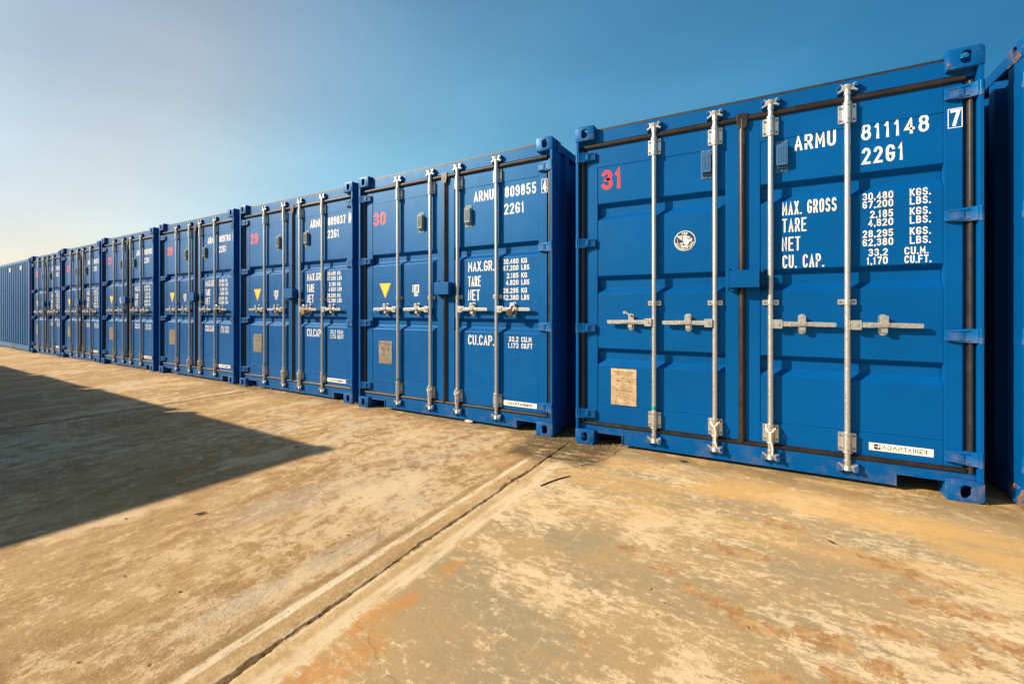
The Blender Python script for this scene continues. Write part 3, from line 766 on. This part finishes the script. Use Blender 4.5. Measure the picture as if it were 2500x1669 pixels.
# plain corrugated containers: one lengthwise at the far end, others across the aisle whose shadow lies on the yard
def make_plain(mat='blue'):
    root = empty('shipping_container'); shell(root, mat, True); return root
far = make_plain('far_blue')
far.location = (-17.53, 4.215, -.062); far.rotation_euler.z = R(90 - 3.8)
tag(far, 'long corrugated blue container seen from its side at the far left end', 'container', 'plain corrugated containers')
for y in (.95, 2.35):
    MB().box(.008, .0165, y, y + .16, 2.30, 2.42).build('vent_cover', 'white', far, .002)
for y in (1.75, 3.95):
    MB().box(.0075, .0098, y, y + .36, .03, .132).build('fork_pocket', 'floor', far)
opp = make_plain()
SH = H / math.tan(R(SUN_EL))
cx, cy = -2.90 - math.sin(R(SUN_AZ)) * SH, 2.40 - math.cos(R(SUN_AZ)) * SH
for k in range(7):
    o = opp if k == 0 else copy_tree(opp)
    o.location = (cx - 2.65 * k, cy + .118 * k, floor_z(cx - 2.65 * k)); o.rotation_euler.z = R(180 - 3.0)
    tag(o, 'blue corrugated container across the aisle, end wall towards the numbered row', 'container', 'containers across the aisle')

# ------------------------------------------------------------------ things hanging on the containers
def world(root, x, y, z): return root.matrix_basis @ Vector((x, y, z))
def padlock(root, x, z, body, lab, scale=1., tilt=0.):
    e = empty('padlock', world(root, x, -.006, z), root.rotation_euler.z); e.rotation_euler.y = R(tilt)
    a = .021 * scale
    MB().prism(rrect(0, -.020 * scale, a, .020 * scale, .006 * scale, 3), 'y', -.009 * scale, .009 * scale).build('lock_body', body, e, .002)
    arc = [(-.013 * scale, 0, 0)] + [(.013 * scale * math.cos(R(t)), 0, .024 * scale + .013 * scale * math.sin(R(t))) for t in range(180, -1, -20)] + [(.013 * scale, 0, 0)]
    MB().tube(arc, .0038 * scale, 8).build('shackle', 'galv', e, 0, True)
    tag(e, lab, 'padlock', 'padlocks on the door handles')
padlock(placed[0], 2.030, 1.092, 'darksteel', 'dark tilted padlock on the handle of the container numbered 30', 1.5, 28)
padlock(placed[1], 1.520, 1.100, 'brass', 'brass padlock on the third handle of the container numbered 29', 1.5)
padlock(placed[2], 1.960, 1.105, 'darksteel', 'dark square padlock on the fourth handle of the container numbered 28', 1.6)
padlock(placed[4], 1.930, 1.095, 'brass', 'small brass padlock on the container numbered 26', 1.4)
padlock(placed[5], 2.00, 1.095, 'brass', 'small brass padlock on the container numbered 25', 1.3)
def cord(root, x, lab, seed):
    rr = random.Random(seed); m = MB(); pts = []
    for k in range(21):
        a = 2 * math.pi * k / 20; pts.append((.029 * math.cos(a), .027 * math.sin(a) - .004, .315 - .030 * (1 - math.sin(a)) * .5 - .02 * max(0, -math.sin(a))))
    m.tube(pts, .0042, 7)
    drop = [(.0, -.034, .268)] + [(.004 * math.sin(k * 1.3 + seed) + .002 * k, -.033 - .002 * (k % 2), .262 - .024 * k) for k in range(1, 7)]
    m.tube(drop, .0058, 7)
    m.tube([(-.022, -.020, .292), (-.012, -.032, .275), (.0, -.034, .268)], .0042, 6); m.tube([(.022, -.020, .292), (.012, -.032, .275), (.0, -.034, .268)], .0042, 6)
    o = m.build('cord', 'rope', None, 0, True); o.location = world(root, x, Y_ROD, 0); o.rotation_euler = root.rotation_euler
    tag(o, lab, 'cord', 'white cords tied round the locking rods')
for r, no in ((cA, 31), (placed[0], 30), (placed[1], 29), (placed[2], 28)):
    cord(r, 1.052 if no == 31 else 1.044, 'white cord tied round the foot of the second locking rod of the container numbered %d' % no, no)
    cord(r, 1.397 if no == 31 else 1.394, 'white cord tied round the foot of the third locking rod of the container numbered %d' % no, no + 3)

# ------------------------------------------------------------------ ground
JOINTS = (-1.385, -6.04, -10.22, -14.55)
def hash01(i): return random.Random(i * 7919 + 13).random()
def vn(x, seed=0):
    i = math.floor(x); f = x - i; f = f * f * (3 - 2 * f)
    return hash01(i + seed * 1009) * (1 - f) + hash01(i + 1 + seed * 1009) * f
def crack_c(n): return JOINTS[0] + .018 * (vn(n * 1.7, 1) - .5) + .012 * (vn(n * 7, 2) - .5) + .009 * (vn(n * 19, 3) - .5) + .006 * (vn(n * 47, 11) - .5)
def crack_w(n):
    a = .0010 + .0095 * vn(n * 4, 4) * vn(n * 17, 5) * 1.6 + .004 * vn(n * 55, 12) ** 2 + .005 * max(0, vn(n * 1.6, 9) - .6)
    return a * max(.3, min(1, (3.6 - n) / .8))
us = [-600, -250, -120, -70, -45, -32, -26, -24, -21, -19, -17.5, -16, -15, -13.5, -12, -10.5, -9, -8, -7, -6, -5, -4, -3.2, -2.6, -2.2, -1.9, -1.7, -1.6, -1.55]
us += [JOINTS[0] - .11 + .010 * k for k in range(7)] + [JOINTS[0] - .042 + .0028 * k for k in range(31)] + [JOINTS[0] + .05 + .010 * k for k in range(7)] + [-1.2, -1.1, -1.0, -.8, -.5, 0, .5, 1, 1.5, 2, 3, 5, 8, 14, 25, 50, 120, 300, 600]
ns = [-600, -250, -100, -40, -15, -6, -3, -1.6] + [-.8 + .008 * k for k in range(551)] + [3.7, 4, 5, 7, 10, 20, 50, 120, 300, 600]
g = MB(); NU = len(us)
for n in ns:
    c, wd = crack_c(n), crack_w(n)
    for u in us:
        z = floor_z(u) - .0004
        if abs(u - JOINTS[0]) < .112:
            dd = abs(u - c) - wd
            if -.8 < n < 3.45:
                z -= max(0., min(1., -dd / .0025 + .45)) * (.012 + .014 * vn(n * 30, 6))
                z -= .0022 * math.exp(-((u - c) / .03) ** 2)
                z += .0060 * (vn(u * 110 + n * 13, 7) * vn(n * 60, 8) - .25) * math.exp(-((u - c) / .016) ** 2)
        g.v.append((u, n, z))
for j in range(len(ns) - 1):
    for i in range(NU - 1): g.f.append((j * NU + i, j * NU + i + 1, (j + 1) * NU + i + 1, (j + 1) * NU + i))

def ground_material():
    t = NT('weathered_concrete'); c = t.coord(); s = t.xyz(c); U, V = s[0], s[1]
    sub = lambda a, b: t.math('SUBTRACT', a, b)
    N3 = t.noise(c, 3.0, 4, .6); wob = sub(N3, .5)
    nz = t.noise(c, 7.5, 9, .72); nzb = t.noise(t.map(c, loc=(6, 2, 0)), 2.6, 7, .66)
    rag = t.math('ADD', t.mul(sub(nz, .5), 2.6), t.mul(sub(nzb, .5), 2.2))
    rag2 = t.math('ADD', t.mul(sub(t.noise(t.map(c, loc=(3, 9, 0)), 26, 9, .78), .5), 5.0), t.mul(sub(t.noise(t.map(c, loc=(1, 4, 0)), 9, 6, .7), .5), 5.5))
    def blobs(lst, e=.12, amt=1., rag=rag):
        """stains at known places: ragged ellipses (u, n, half length, half width, turn)"""
        m = None
        for u, n, a, b, rot in lst:
            x, y = sub(U, u), sub(V, n); cs, sn = math.cos(R(rot)), math.sin(R(rot))
            p = t.mul(t.math('ADD', t.mul(x, cs), t.mul(y, sn)), 1 / a); q = t.mul(sub(t.mul(y, cs), t.mul(x, sn)), 1 / b)
            d = t.math('SQRT', t.math('ADD', t.mul(p, p), t.mul(q, q)))
            m = d if m is None else t.math('MINIMUM', m, d)
        return t.ss(t.math('ADD', m, t.mul(rag, amt)), 1 + e, 1 - e, 0, 1)
    left = t.ss(t.math('ADD', U, t.mul(wob, .02)), -1.37, -1.40)
    # ---- left slab: sandy, streaked along the joints
    a1 = t.noise(t.map(c, (1.5, .7, 1)), 1.1, 9, .66); a2 = t.noise(t.map(c, (2.2, .8, 1), 8, (4, 2, 0)), 1.3, 11, .72)
    a4 = t.noise(t.map(c, (1.6, 1.0, 1), 20, (14, 9, 0)), 3.4, 10, .74); a3 = t.noise(t.map(c, (1, .7, 1), 0, (9, 5, 0)), .8, 8, .62)
    fine_l = t.noise(t.map(c, (1, .6, 1), 10), 13, 9, .80)
    flake = t.noise(t.map(c, (1.15, .85, 1), 12, (2, 17, 0)), 9, 12, .84); flake2 = t.noise(t.map(c, (.9, 1.5, 1), 12, (12, 7, 0)), 19, 10, .84); streak = t.noise(t.map(c, (22, .9, 1), 2, (3, 3, 0)), 1.7, 6, .66)
    L = t.mix(t.ss(a1, .30, .68), (.335, .200, .085), (.47, .305, .150))
    L = t.mix(t.ss(fine_l, .40, .66, 0, .5), L, (.56, .395, .22))
    L = t.mix(t.mul(t.ss(a2, .53, .61), t.ss(V, .6, 1.8, .35, .8)), L, (.64, .495, .32))
    L = t.mix(t.mul(t.ss(a4, .54, .62), t.ss(V, 1.2, 2.6, .25, .8)), L, (.70, .55, .36))
    L = t.mix(t.mul(t.ss(a3, .56, .66), t.ss(a2, .42, .56, .2, .8)), L, (.41, .365, .31))
    L = t.mix(t.mul(blobs(((-2.05, 1.95, .38, .13, 78), (-1.62, 1.28, .34, .08, 84), (-2.7, 2.95, .30, .16, 60), (-1.60, 1.75, .28, .07, 82), (-2.95, 1.05, .22, .08, 80), (-1.70, .95, .20, .05, 80)), .7), .75), L, (.70, .56, .385))
    L = t.mix(t.mul(blobs(((-2.35, 1.60, .30, .15, 75), (-1.66, 1.40, .20, .05, 84), (-1.70, 1.02, .18, .05, 80), (-2.12, 2.55, .25, .10, 70)), .7), .55), L, (.42, .375, .32))
    L = t.mix(t.mul(t.ss(t.math('MULTIPLY_ADD', sub(a3, .5), .45, flake), .533, .552), .66), L, (.70, .56, .38))
    L = t.mix(t.mul(t.ss(t.math('MULTIPLY_ADD', sub(a2, .5), .6, flake), .445, .425), .65), L, (.285, .170, .072))
    L = t.mix(t.ss(t.noise(t.map(c, (7, 1.4, 1), 5), 2.6, 9, .74), .57, .70, 0, .45), L, (.255, .155, .072))
    L = t.mix(t.mul(t.ss(streak, .60, .66), t.ss(a4, .42, .56), .6), L, (.25, .155, .075))
    # ---- right slab: smoother grey-tan with pale scrapes, scratches and rust
    b1 = t.noise(t.map(c, (.8, 1.5, 1), 18, (1, 1, 0)), 1.2, 8, .64)
    Rr = t.mix(t.ss(b1, .36, .64), (.39, .295, .175), (.48, .345, .185))
    b2 = t.noise(t.map(c, (1, 1.4, 1), 0, (7, 3, 0)), 1.5, 7, .62)
    Rr = t.mix(t.ss(b2, .50, .64, 0, .7), Rr, (.365, .310, .210))
    patch = t.noise(t.map(c, loc=(5, 5, 0)), 1.7, 6, .64)
    sc1 = t.noise(t.map(c, (1.0, 1.9, 1), 14, (2, 8, 0)), 4.2, 13, .80); sc2 = t.noise(t.map(c, (1.0, 2.4, 1), -18, (8, 1, 0)), 9.0, 10, .80)
    Rr = t.mix(t.mul(t.ss(t.math('MULTIPLY_ADD', sub(patch, .5), .45, sc1), .550, .570), .72), Rr, (.70, .545, .36))
    Rr = t.mix(t.mul(t.ss(t.math('MULTIPLY_ADD', sub(patch, .5), .7, sc2), .570, .585), .8), Rr, (.72, .57, .39))
    Rr = t.mix(t.mul(t.ss(t.math('MULTIPLY_ADD', sub(patch, .5), .45, flake2), .537, .553), .85), Rr, (.74, .60, .42))
    Rr = t.mix(t.mul(t.ss(t.math('MULTIPLY_ADD', sub(b2, .5), -.6, flake2), .450, .435), .55), Rr, (.325, .265, .165))
    for rot, off, amt, sc in ((58, 1, .45, 2.6), (-20, 3, .55, 2.2), (104, 6, .45, 2.3), (25, 8, .5, 2.4), (82, 12, .35, 3.4)):
        sv = t.noise(t.map(c, (24, .9, 1), rot, (off, off * 2, 0)), sc, 4, .6); mk = t.noise(t.map(c, loc=(off * 3, 2, 0)), 1.6, 6, .68)
        Rr = t.mix(t.mul(t.ss(sv, .645, .668), t.ss(mk, .50, .58), amt), Rr, (.70, .55, .365))
    # yellow-orange wash towards the containers
    wash = t.mul(t.ss(t.noise(t.map(c, (.5, 2.4, 1), -10), 1.5, 9, .68), .44, .62), t.ss(V, 1.9, 2.8))
    Rr = t.mix(t.mul(wash, .75), Rr, (.64, .40, .155))
    Rr = t.mix(t.mul(blobs(((-.10, 3.02, .36, .10, 8), (.55, 2.98, .55, .11, 0), (1.0, 2.75, .35, .10, 0)), .6), .7), Rr, (.68, .425, .165))
    rcol = t.mix(t.ss(t.noise(c, 14, 9, .78), .42, .58), (.37, .185, .072), (.55, .36, .175))
    rust = blobs(((-.15, 1.83, .10, .045, -15), (.02, 1.77, .10, .040, 0), (.20, 1.79, .13, .045, 4), (.30, 1.74, .07, .06, 30), (.10, 2.66, .11, .035, -12), (-.16, 2.25, .06, .06, 0), (-.02, 2.26, .05, .04, 20),
                  (.49, 2.46, .05, .14, 70), (.40, 1.95, .08, .05, 40), (.56, 1.93, .07, .05, 0), (.62, 2.22, .05, .13, 80), (.30, 1.62, .12, .05, -10), (.75, 2.05, .10, .05, 0), (-.52, 2.05, .06, .03, 0), (.05, 1.52, .08, .05, 0), (-.35, 1.95, .05, .03, 0)), .08, 1., rag2)
    Rr = t.mix(t.mul(rust, t.ss(t.noise(t.map(c, loc=(8, 8, 0)), 20, 10, .82), .42, .48, .05, .92)), Rr, rcol)
    ru2 = t.noise(t.map(c, (1.2, 1.5, 1), 0, (3, 14, 0)), 7, 10, .74)
    Rr = t.mix(t.mul(t.ss(ru2, .595, .63), t.ss(nzb, .46, .60), t.ss(U, -1.0, -.6), .65), Rr, (.48, .25, .095))
    col = t.mix(left, Rr, L)
    # ---- joint: trowelled margin, pale laitance lines and rust beside it
    du = t.math('ADD', sub(U, JOINTS[0]), t.mul(wob, .018))
    def band(a, b, e=.006): return t.mul(t.ss(du, a - e, a + e), t.ss(du, b - e, b + e, 1, 0))
    wear = t.ss(t.noise(t.map(c, (6, 1.6, 1)), 2.6, 9, .74), .38, .54)
    col = t.mix(t.mul(band(-.105, .14, .012), .60), col, t.mix(t.ss(fine_l, .35, .65), (.46, .315, .155), (.60, .425, .235)))
    col = t.mix(t.mul(band(-.132, -.092), wear, .95), col, (.80, .685, .53))
    col = t.mix(t.mul(band(.075, .15, .014), wear, .85), col, (.72, .60, .44))
    col = t.mix(t.mul(band(-.185, -.140, .012), t.ss(wear, .2, .8, .25, .75)), col, (.32, .215, .095))
    col = t.mix(t.mul(blobs(((-1.15, 1.50, .07, .04, 80), (-1.19, 1.18, .16, .045, 86), (-1.15, .92, .20, .07, 84), (-1.12, .70, .15, .06, 80), (-1.0, .80, .12, .05, 40)), .35, .9, rag2), t.ss(flake, .42, .52, .25, .85)), col, (.52, .265, .085))
    col = t.mix(t.mul(band(-.022, .026, .012), t.ss(flake, .47, .53)), col, (.66, .53, .37))
    col = t.mix(t.mul(band(-.012, .012, .006), t.ss(flake2, .50, .44)), col, t.mix(t.ss(t.noise(c, 50, 3, .6), .4, .6), (.10, .065, .035), (.30, .21, .12)))
    h_j = band(-.135, .15, .03)
    grooves = None                                   # the other joints, thin and dirt filled
    for j in JOINTS[1:]:
        d = t.math('ABSOLUTE', t.math('ADD', sub(U, j), t.mul(sub(t.noise(t.map(c, (.3, 2, 1), 0, (j, 0, 0)), 2.0, 5, .6), .5), .10)))
        gm = t.mul(t.ss(d, .008, .026, 1, 0), t.ss(t.noise(t.map(c, (1, 1, 1), 0, (j, 1, 0)), 2.5, 3, .5), .30, .46))
        wide = t.mul(t.ss(d, .03, .16, 1, 0), t.ss(t.noise(t.map(c, (2, 1, 1), 0, (0, j, 0)), 2.6, 7, .68), .50, .62))
        col = t.mix(t.mul(wide, .55), col, (.16, .105, .055)); col = t.mix(t.mul(gm, .9), col, (.055, .035, .02))
        grooves = gm if grooves is None else t.math('MAXIMUM', grooves, gm)
    # dirt and litter swept up against the container feet
    foot = t.mul(t.ss(t.math('ADD', V, t.mul(U, .047)), 3.10, 3.42), t.ss(t.noise(t.map(c, (1, 2, 1)), 3.6, 11, .78), .40, .52))
    col = t.mix(t.mul(foot, .65), col, (.17, .115, .05))
    gapd = t.mul(t.ss(U, -1.85, -1.62), t.ss(U, -1.08, -.93, 1, 0), t.ss(t.math('ADD', V, t.mul(wob, .3)), 2.88, 3.02))
    col = t.mix(t.mul(gapd, t.ss(t.noise(t.map(c, (1.2, 3.2, 1), -12), 4.5, 10, .76), .43, .52, .28, .95)), col, (.12, .088, .038))
    # grain, pits, stone flecks
    gr = t.noise(c, 150, 5, .75); gr2 = t.noise(t.map(c, (1.2, .8, 1), 15), 30, 9, .78)
    col = t.mix(t.ss(gr, .30, .70, .38, .0), col, t.mix(1, col, (.55, .50, .44), 'MULTIPLY'))
    rough_zone = t.mul(left, t.ss(a1, .36, .60, 1, .15))          # bare sandy areas are coarser
    grit = t.noise(t.map(c, (1.1, .9, 1)), 75, 5, .80)
    col = t.mix(t.mul(t.ss(grit, .55, .63, 0, .75), t.math('MULTIPLY_ADD', rough_zone, .8, .1)), col, (.17, .105, .045))
    col = t.mix(t.mul(t.ss(gr2, .57, .68, 0, .5), rough_zone), col, (.20, .125, .055))
    col = t.mix(t.mul(t.ss(gr2, .44, .34, 0, .5), left), col, (.66, .49, .30))
    pit = t.mul(t.ss(t.voro(t.map(c, (1, 1, 1), 0, (.3, .7, 0)), 8), .030, .055, 1, 0), t.ss(nzb, .50, .60))
    col = t.mix(t.mul(pit, .8), col, (.05, .033, .02))
    fleck = t.ss(t.voro(t.map(c, loc=(2, 2, 0)), 34), .07, .12, 1, 0)
    col = t.mix(t.mul(fleck, .5, t.ss(N3, .5, .65)), col, (.72, .58, .40))
    col = t.mix(1, col, (1., .975, .90), 'MULTIPLY')
    # relief
    ha = t.math('ADD', t.mul(gr2, t.ss(rough_zone, 0, 1, .0008, .0050)), t.mul(gr, t.ss(left, 0, 1, .0007, .0016)))
    hb = t.math('ADD', t.mul(fine_l, left, .004), t.mul(flake2, .0016))
    hh = t.math('ADD', ha, hb)
    hh = sub(t.math('ADD', hh, t.mul(grit, rough_zone, -.0035)), t.mul(pit, .006)); hh = sub(hh, t.mul(grooves, .02))
    hh = t.math('ADD', hh, t.mul(gapd, gr2, .02)); hh = t.math('ADD', hh, t.mul(h_j, -.002))
    rough = t.ss(sc1, .4, .6, .62, .78)
    return t.bsdf(col, t.math('ADD', rough, t.mul(left, .15)), 0, .35, t.bump(hh, 1.0, 1.0))
M['ground'] = ground_material()
struct(g.build('ground', 'ground', None, 0, True))

# hairline cracks: thin irregular ribbons of dirt
def ribbon(pts, wd, seed):
    rr = random.Random(seed); m = MB(); q = []
    for (a, b), (c, d) in zip(pts, pts[1:]):
        k = max(2, int(math.hypot(c - a, d - b) / .018))
        q += [(a + (c - a) * i / k + rr.uniform(-.008, .008), b + (d - b) * i / k + rr.uniform(-.008, .008)) for i in range(k)]
    q.append(pts[-1]); n = len(q); vs = []
    for i, (x, y) in enumerate(q):
        a, b = q[max(0, i - 1)], q[min(n - 1, i + 1)]; L = math.hypot(b[0] - a[0], b[1] - a[1]) or 1
        h = wd * rr.uniform(.25, 1.) * (.35 if i in (0, n - 1) else 1)
        nx, ny = -(b[1] - a[1]) / L * h, (b[0] - a[0]) / L * h
        vs += [(x + nx, y + ny, .0012), (x - nx, y - ny, .0012)]
    m.add(vs, [(2 * i, 2 * i + 1, 2 * i + 3, 2 * i + 2) for i in range(n - 1)]); return m
M['crack'] = mat_simple('crack_dirt', (.085, .052, .028), .9, 0, .4, 60)
def crack(pts, wd, seed): struct(ribbon(pts, wd, seed).build('ground_crack', 'crack'))
crack([(-1.29, 1.115), (-1.20, 1.085), (-1.13, 1.055), (-1.07, 1.03), (-1.02, 1.00), (-.96, .985), (-.90, .97), (-.83, .93)], .0006, 1)
crack([(-1.28, 2.77), (-1.14, 2.90), (-1.01, 3.16), (-.97, 3.30), (-.985, 3.50)], .0035, 2)
crack([(-2.42, 1.84), (-2.26, 1.77), (-2.20, 1.69), (-2.09, 1.66)], .0011, 3)
crack([(-1.80, 2.72), (-1.70, 2.95), (-1.66, 3.15), (-1.58, 3.42)], .003, 4)

# small litter on the yard
tw = MB().tube([(-1.195, 2.500, .003), (-1.178, 2.565, .0035), (-1.150, 2.640, .004), (-1.118, 2.705, .0035), (-1.095, 2.745, .003)], [.0032, .0040, .0038, .0034, .0024], 7).build('twig', 'twig', None, 0, True)
tag(tw, 'thin dark curved twig lying on the slab in front of the container numbered 31', 'twig')
def lump(seed, sx, sy, sz):
    rr = random.Random(seed); bm = bmesh.new(); bmesh.ops.create_icosphere(bm, subdivisions=2, radius=1)
    ax = [Vector((rr.uniform(-1, 1), rr.uniform(-1, 1), rr.uniform(-1, 1))).normalized() for _ in range(5)]
    for v in bm.verts:
        d = 1 + .10 * math.sin(4 * v.co.dot(ax[0])) + .08 * math.sin(7 * v.co.dot(ax[1]))
        for a in ax[2:]:
            k = v.co.dot(a)
            if k > .6: d *= .6 / k * .35 + .65
        v.co = Vector((v.co.x * sx, v.co.y * sy, v.co.z * sz)) * d
    me = bpy.data.meshes.new('stone'); bm.to_mesh(me); bm.free(); return me
wm = lump(5, .060, .022, .016); wm.materials.append(M['wood'])
wc = link('wood_chip', wm, None, (-2.48, 3.575, .014)); wc.rotation_euler.z = R(-12)
tag(wc, 'pale wood chip lying against the sill of the container numbered 30', 'wood chip')
def leaf(x, y, s, rz, lab, cat='dead leaf', grp='dead leaves on the concrete'):
    rr = random.Random(int(x * 1000)); m = MB(); n = 9; vs = []
    for i in range(n):
        t = i / (n - 1); hw = s * .34 * math.sin(math.pi * min(1, t * .93 + .04)) * rr.uniform(.75, 1.15); xx = (t - .5) * 2 * s; zz = .004 + s * .30 * (t - .5) ** 2 * 2
        vs += [(xx, -hw, zz + hw * .25), (xx, 0, zz), (xx, hw, zz + hw * .35)]
    fs = []
    for i in range(n - 1): fs += [(3 * i, 3 * i + 1, 3 * i + 4, 3 * i + 3), (3 * i + 1, 3 * i + 2, 3 * i + 5, 3 * i + 4)]
    m.add(vs, fs); o = m.build('dead_leaf', 'leaf'); o.location = (x, y, floor_z(x)); o.rotation_euler.z = R(rz)
    sm = o.modifiers.new('thick', 'SOLIDIFY'); sm.thickness = .0015
    tag(o, lab, cat, grp)
leaf(-3.22, 2.26, .030, 20, 'dark curled leaf inside the tip of the big shadow')
leaf(-2.62, 1.27, .028, 70, 'dark leaf scrap in the sun below the big shadow')
leaf(-.49, 3.40, .034, 10, 'brown leaf scrap below the sill of the container numbered 31')
leaf(.29, 2.56, .018, -30, 'tiny leaf scrap on the rust-stained slab at right')
spots = [(-2.09, .86), (-2.28, .82), (-.38, 1.79), (-.32, 1.73), (-.33, 1.65), (-2.60, .88), (-1.85, .55), (-1.77, .96), (-1.97, .88), (-1.62, 1.9), (-1.75, 1.5), (-2.9, 1.05),
         (-1.47, 2.45), (-1.44, 2.52), (-1.42, 2.44), (-1.40, 2.58), (-1.36, 2.50), (-1.39, 2.66), (-2.2, 2.4), (-1.30, 3.2), (-1.55, 3.1), (-.6, 3.2), (-2.45, 1.4), (-1.15, 3.30)]
stones = [lump(20 + k, 1, .75, .55) for k in range(4)]
for m in stones: m.materials.append(M['stone'])
for p in stones:
    for q in p.polygons: q.use_smooth = False
for i, (x, y) in enumerate(spots):
    o = link('pebble', stones[i % 4], None, (x, y, .003)); s = random.uniform(.003, .0065) * (1.6 if 12 <= i <= 17 else 1); o.scale = (s, s, s); o.rotation_euler.z = random.uniform(0, 6)
    if 12 <= i <= 17: lab = 'broken concrete crumb in the widened end of the long joint'
    else: lab = 'tiny loose pebble lying on the open concrete'
    tag(o, lab, 'pebble', 'broken crumbs in the joint' if 12 <= i <= 17 else 'loose pebbles on the concrete')
# dry grass caught under the sill of 29 and in the gaps
gm = MB(); rg = random.Random(11)
def tuft(x, y, n, r, h):
    for _ in range(n):
        a = rg.uniform(0, 6.28); bx, by = x + rg.gauss(0, r), y + rg.gauss(0, r * .35); L = h * rg.uniform(.4, 1.2); le = rg.uniform(.5, 1.5)
        z0 = floor_z(bx); dx, dy = math.cos(a) * L * le, math.sin(a) * L * le * .6; wv = .0016
        px, py = -math.sin(a) * wv, math.cos(a) * wv
        gm.add([(bx + px, by + py, z0), (bx - px, by - py, z0), (bx + dx * .5 - px, by + dy * .5 - py, z0 + L * .7), (bx + dx * .5 + px, by + dy * .5 + py, z0 + L * .7), (bx + dx, by + dy, z0 + L * .6)],
               [(0, 1, 2, 3), (3, 2, 4)])
tuft(-6.25, 3.68, 70, .13, .05); tuft(-6.45, 3.66, 30, .06, .06); tuft(-1.15, 3.50, 60, .10, .025); tuft(-1.72, 3.50, 60, .12, .03); tuft(-4.05, 3.62, 30, .08, .04)
tuft(.95, 3.50, 40, .10, .02)
tag(gm.build('dry_grass', 'grass'), 'sparse dry grass and straw along the container feet', 'dry grass', None, 'stuff')
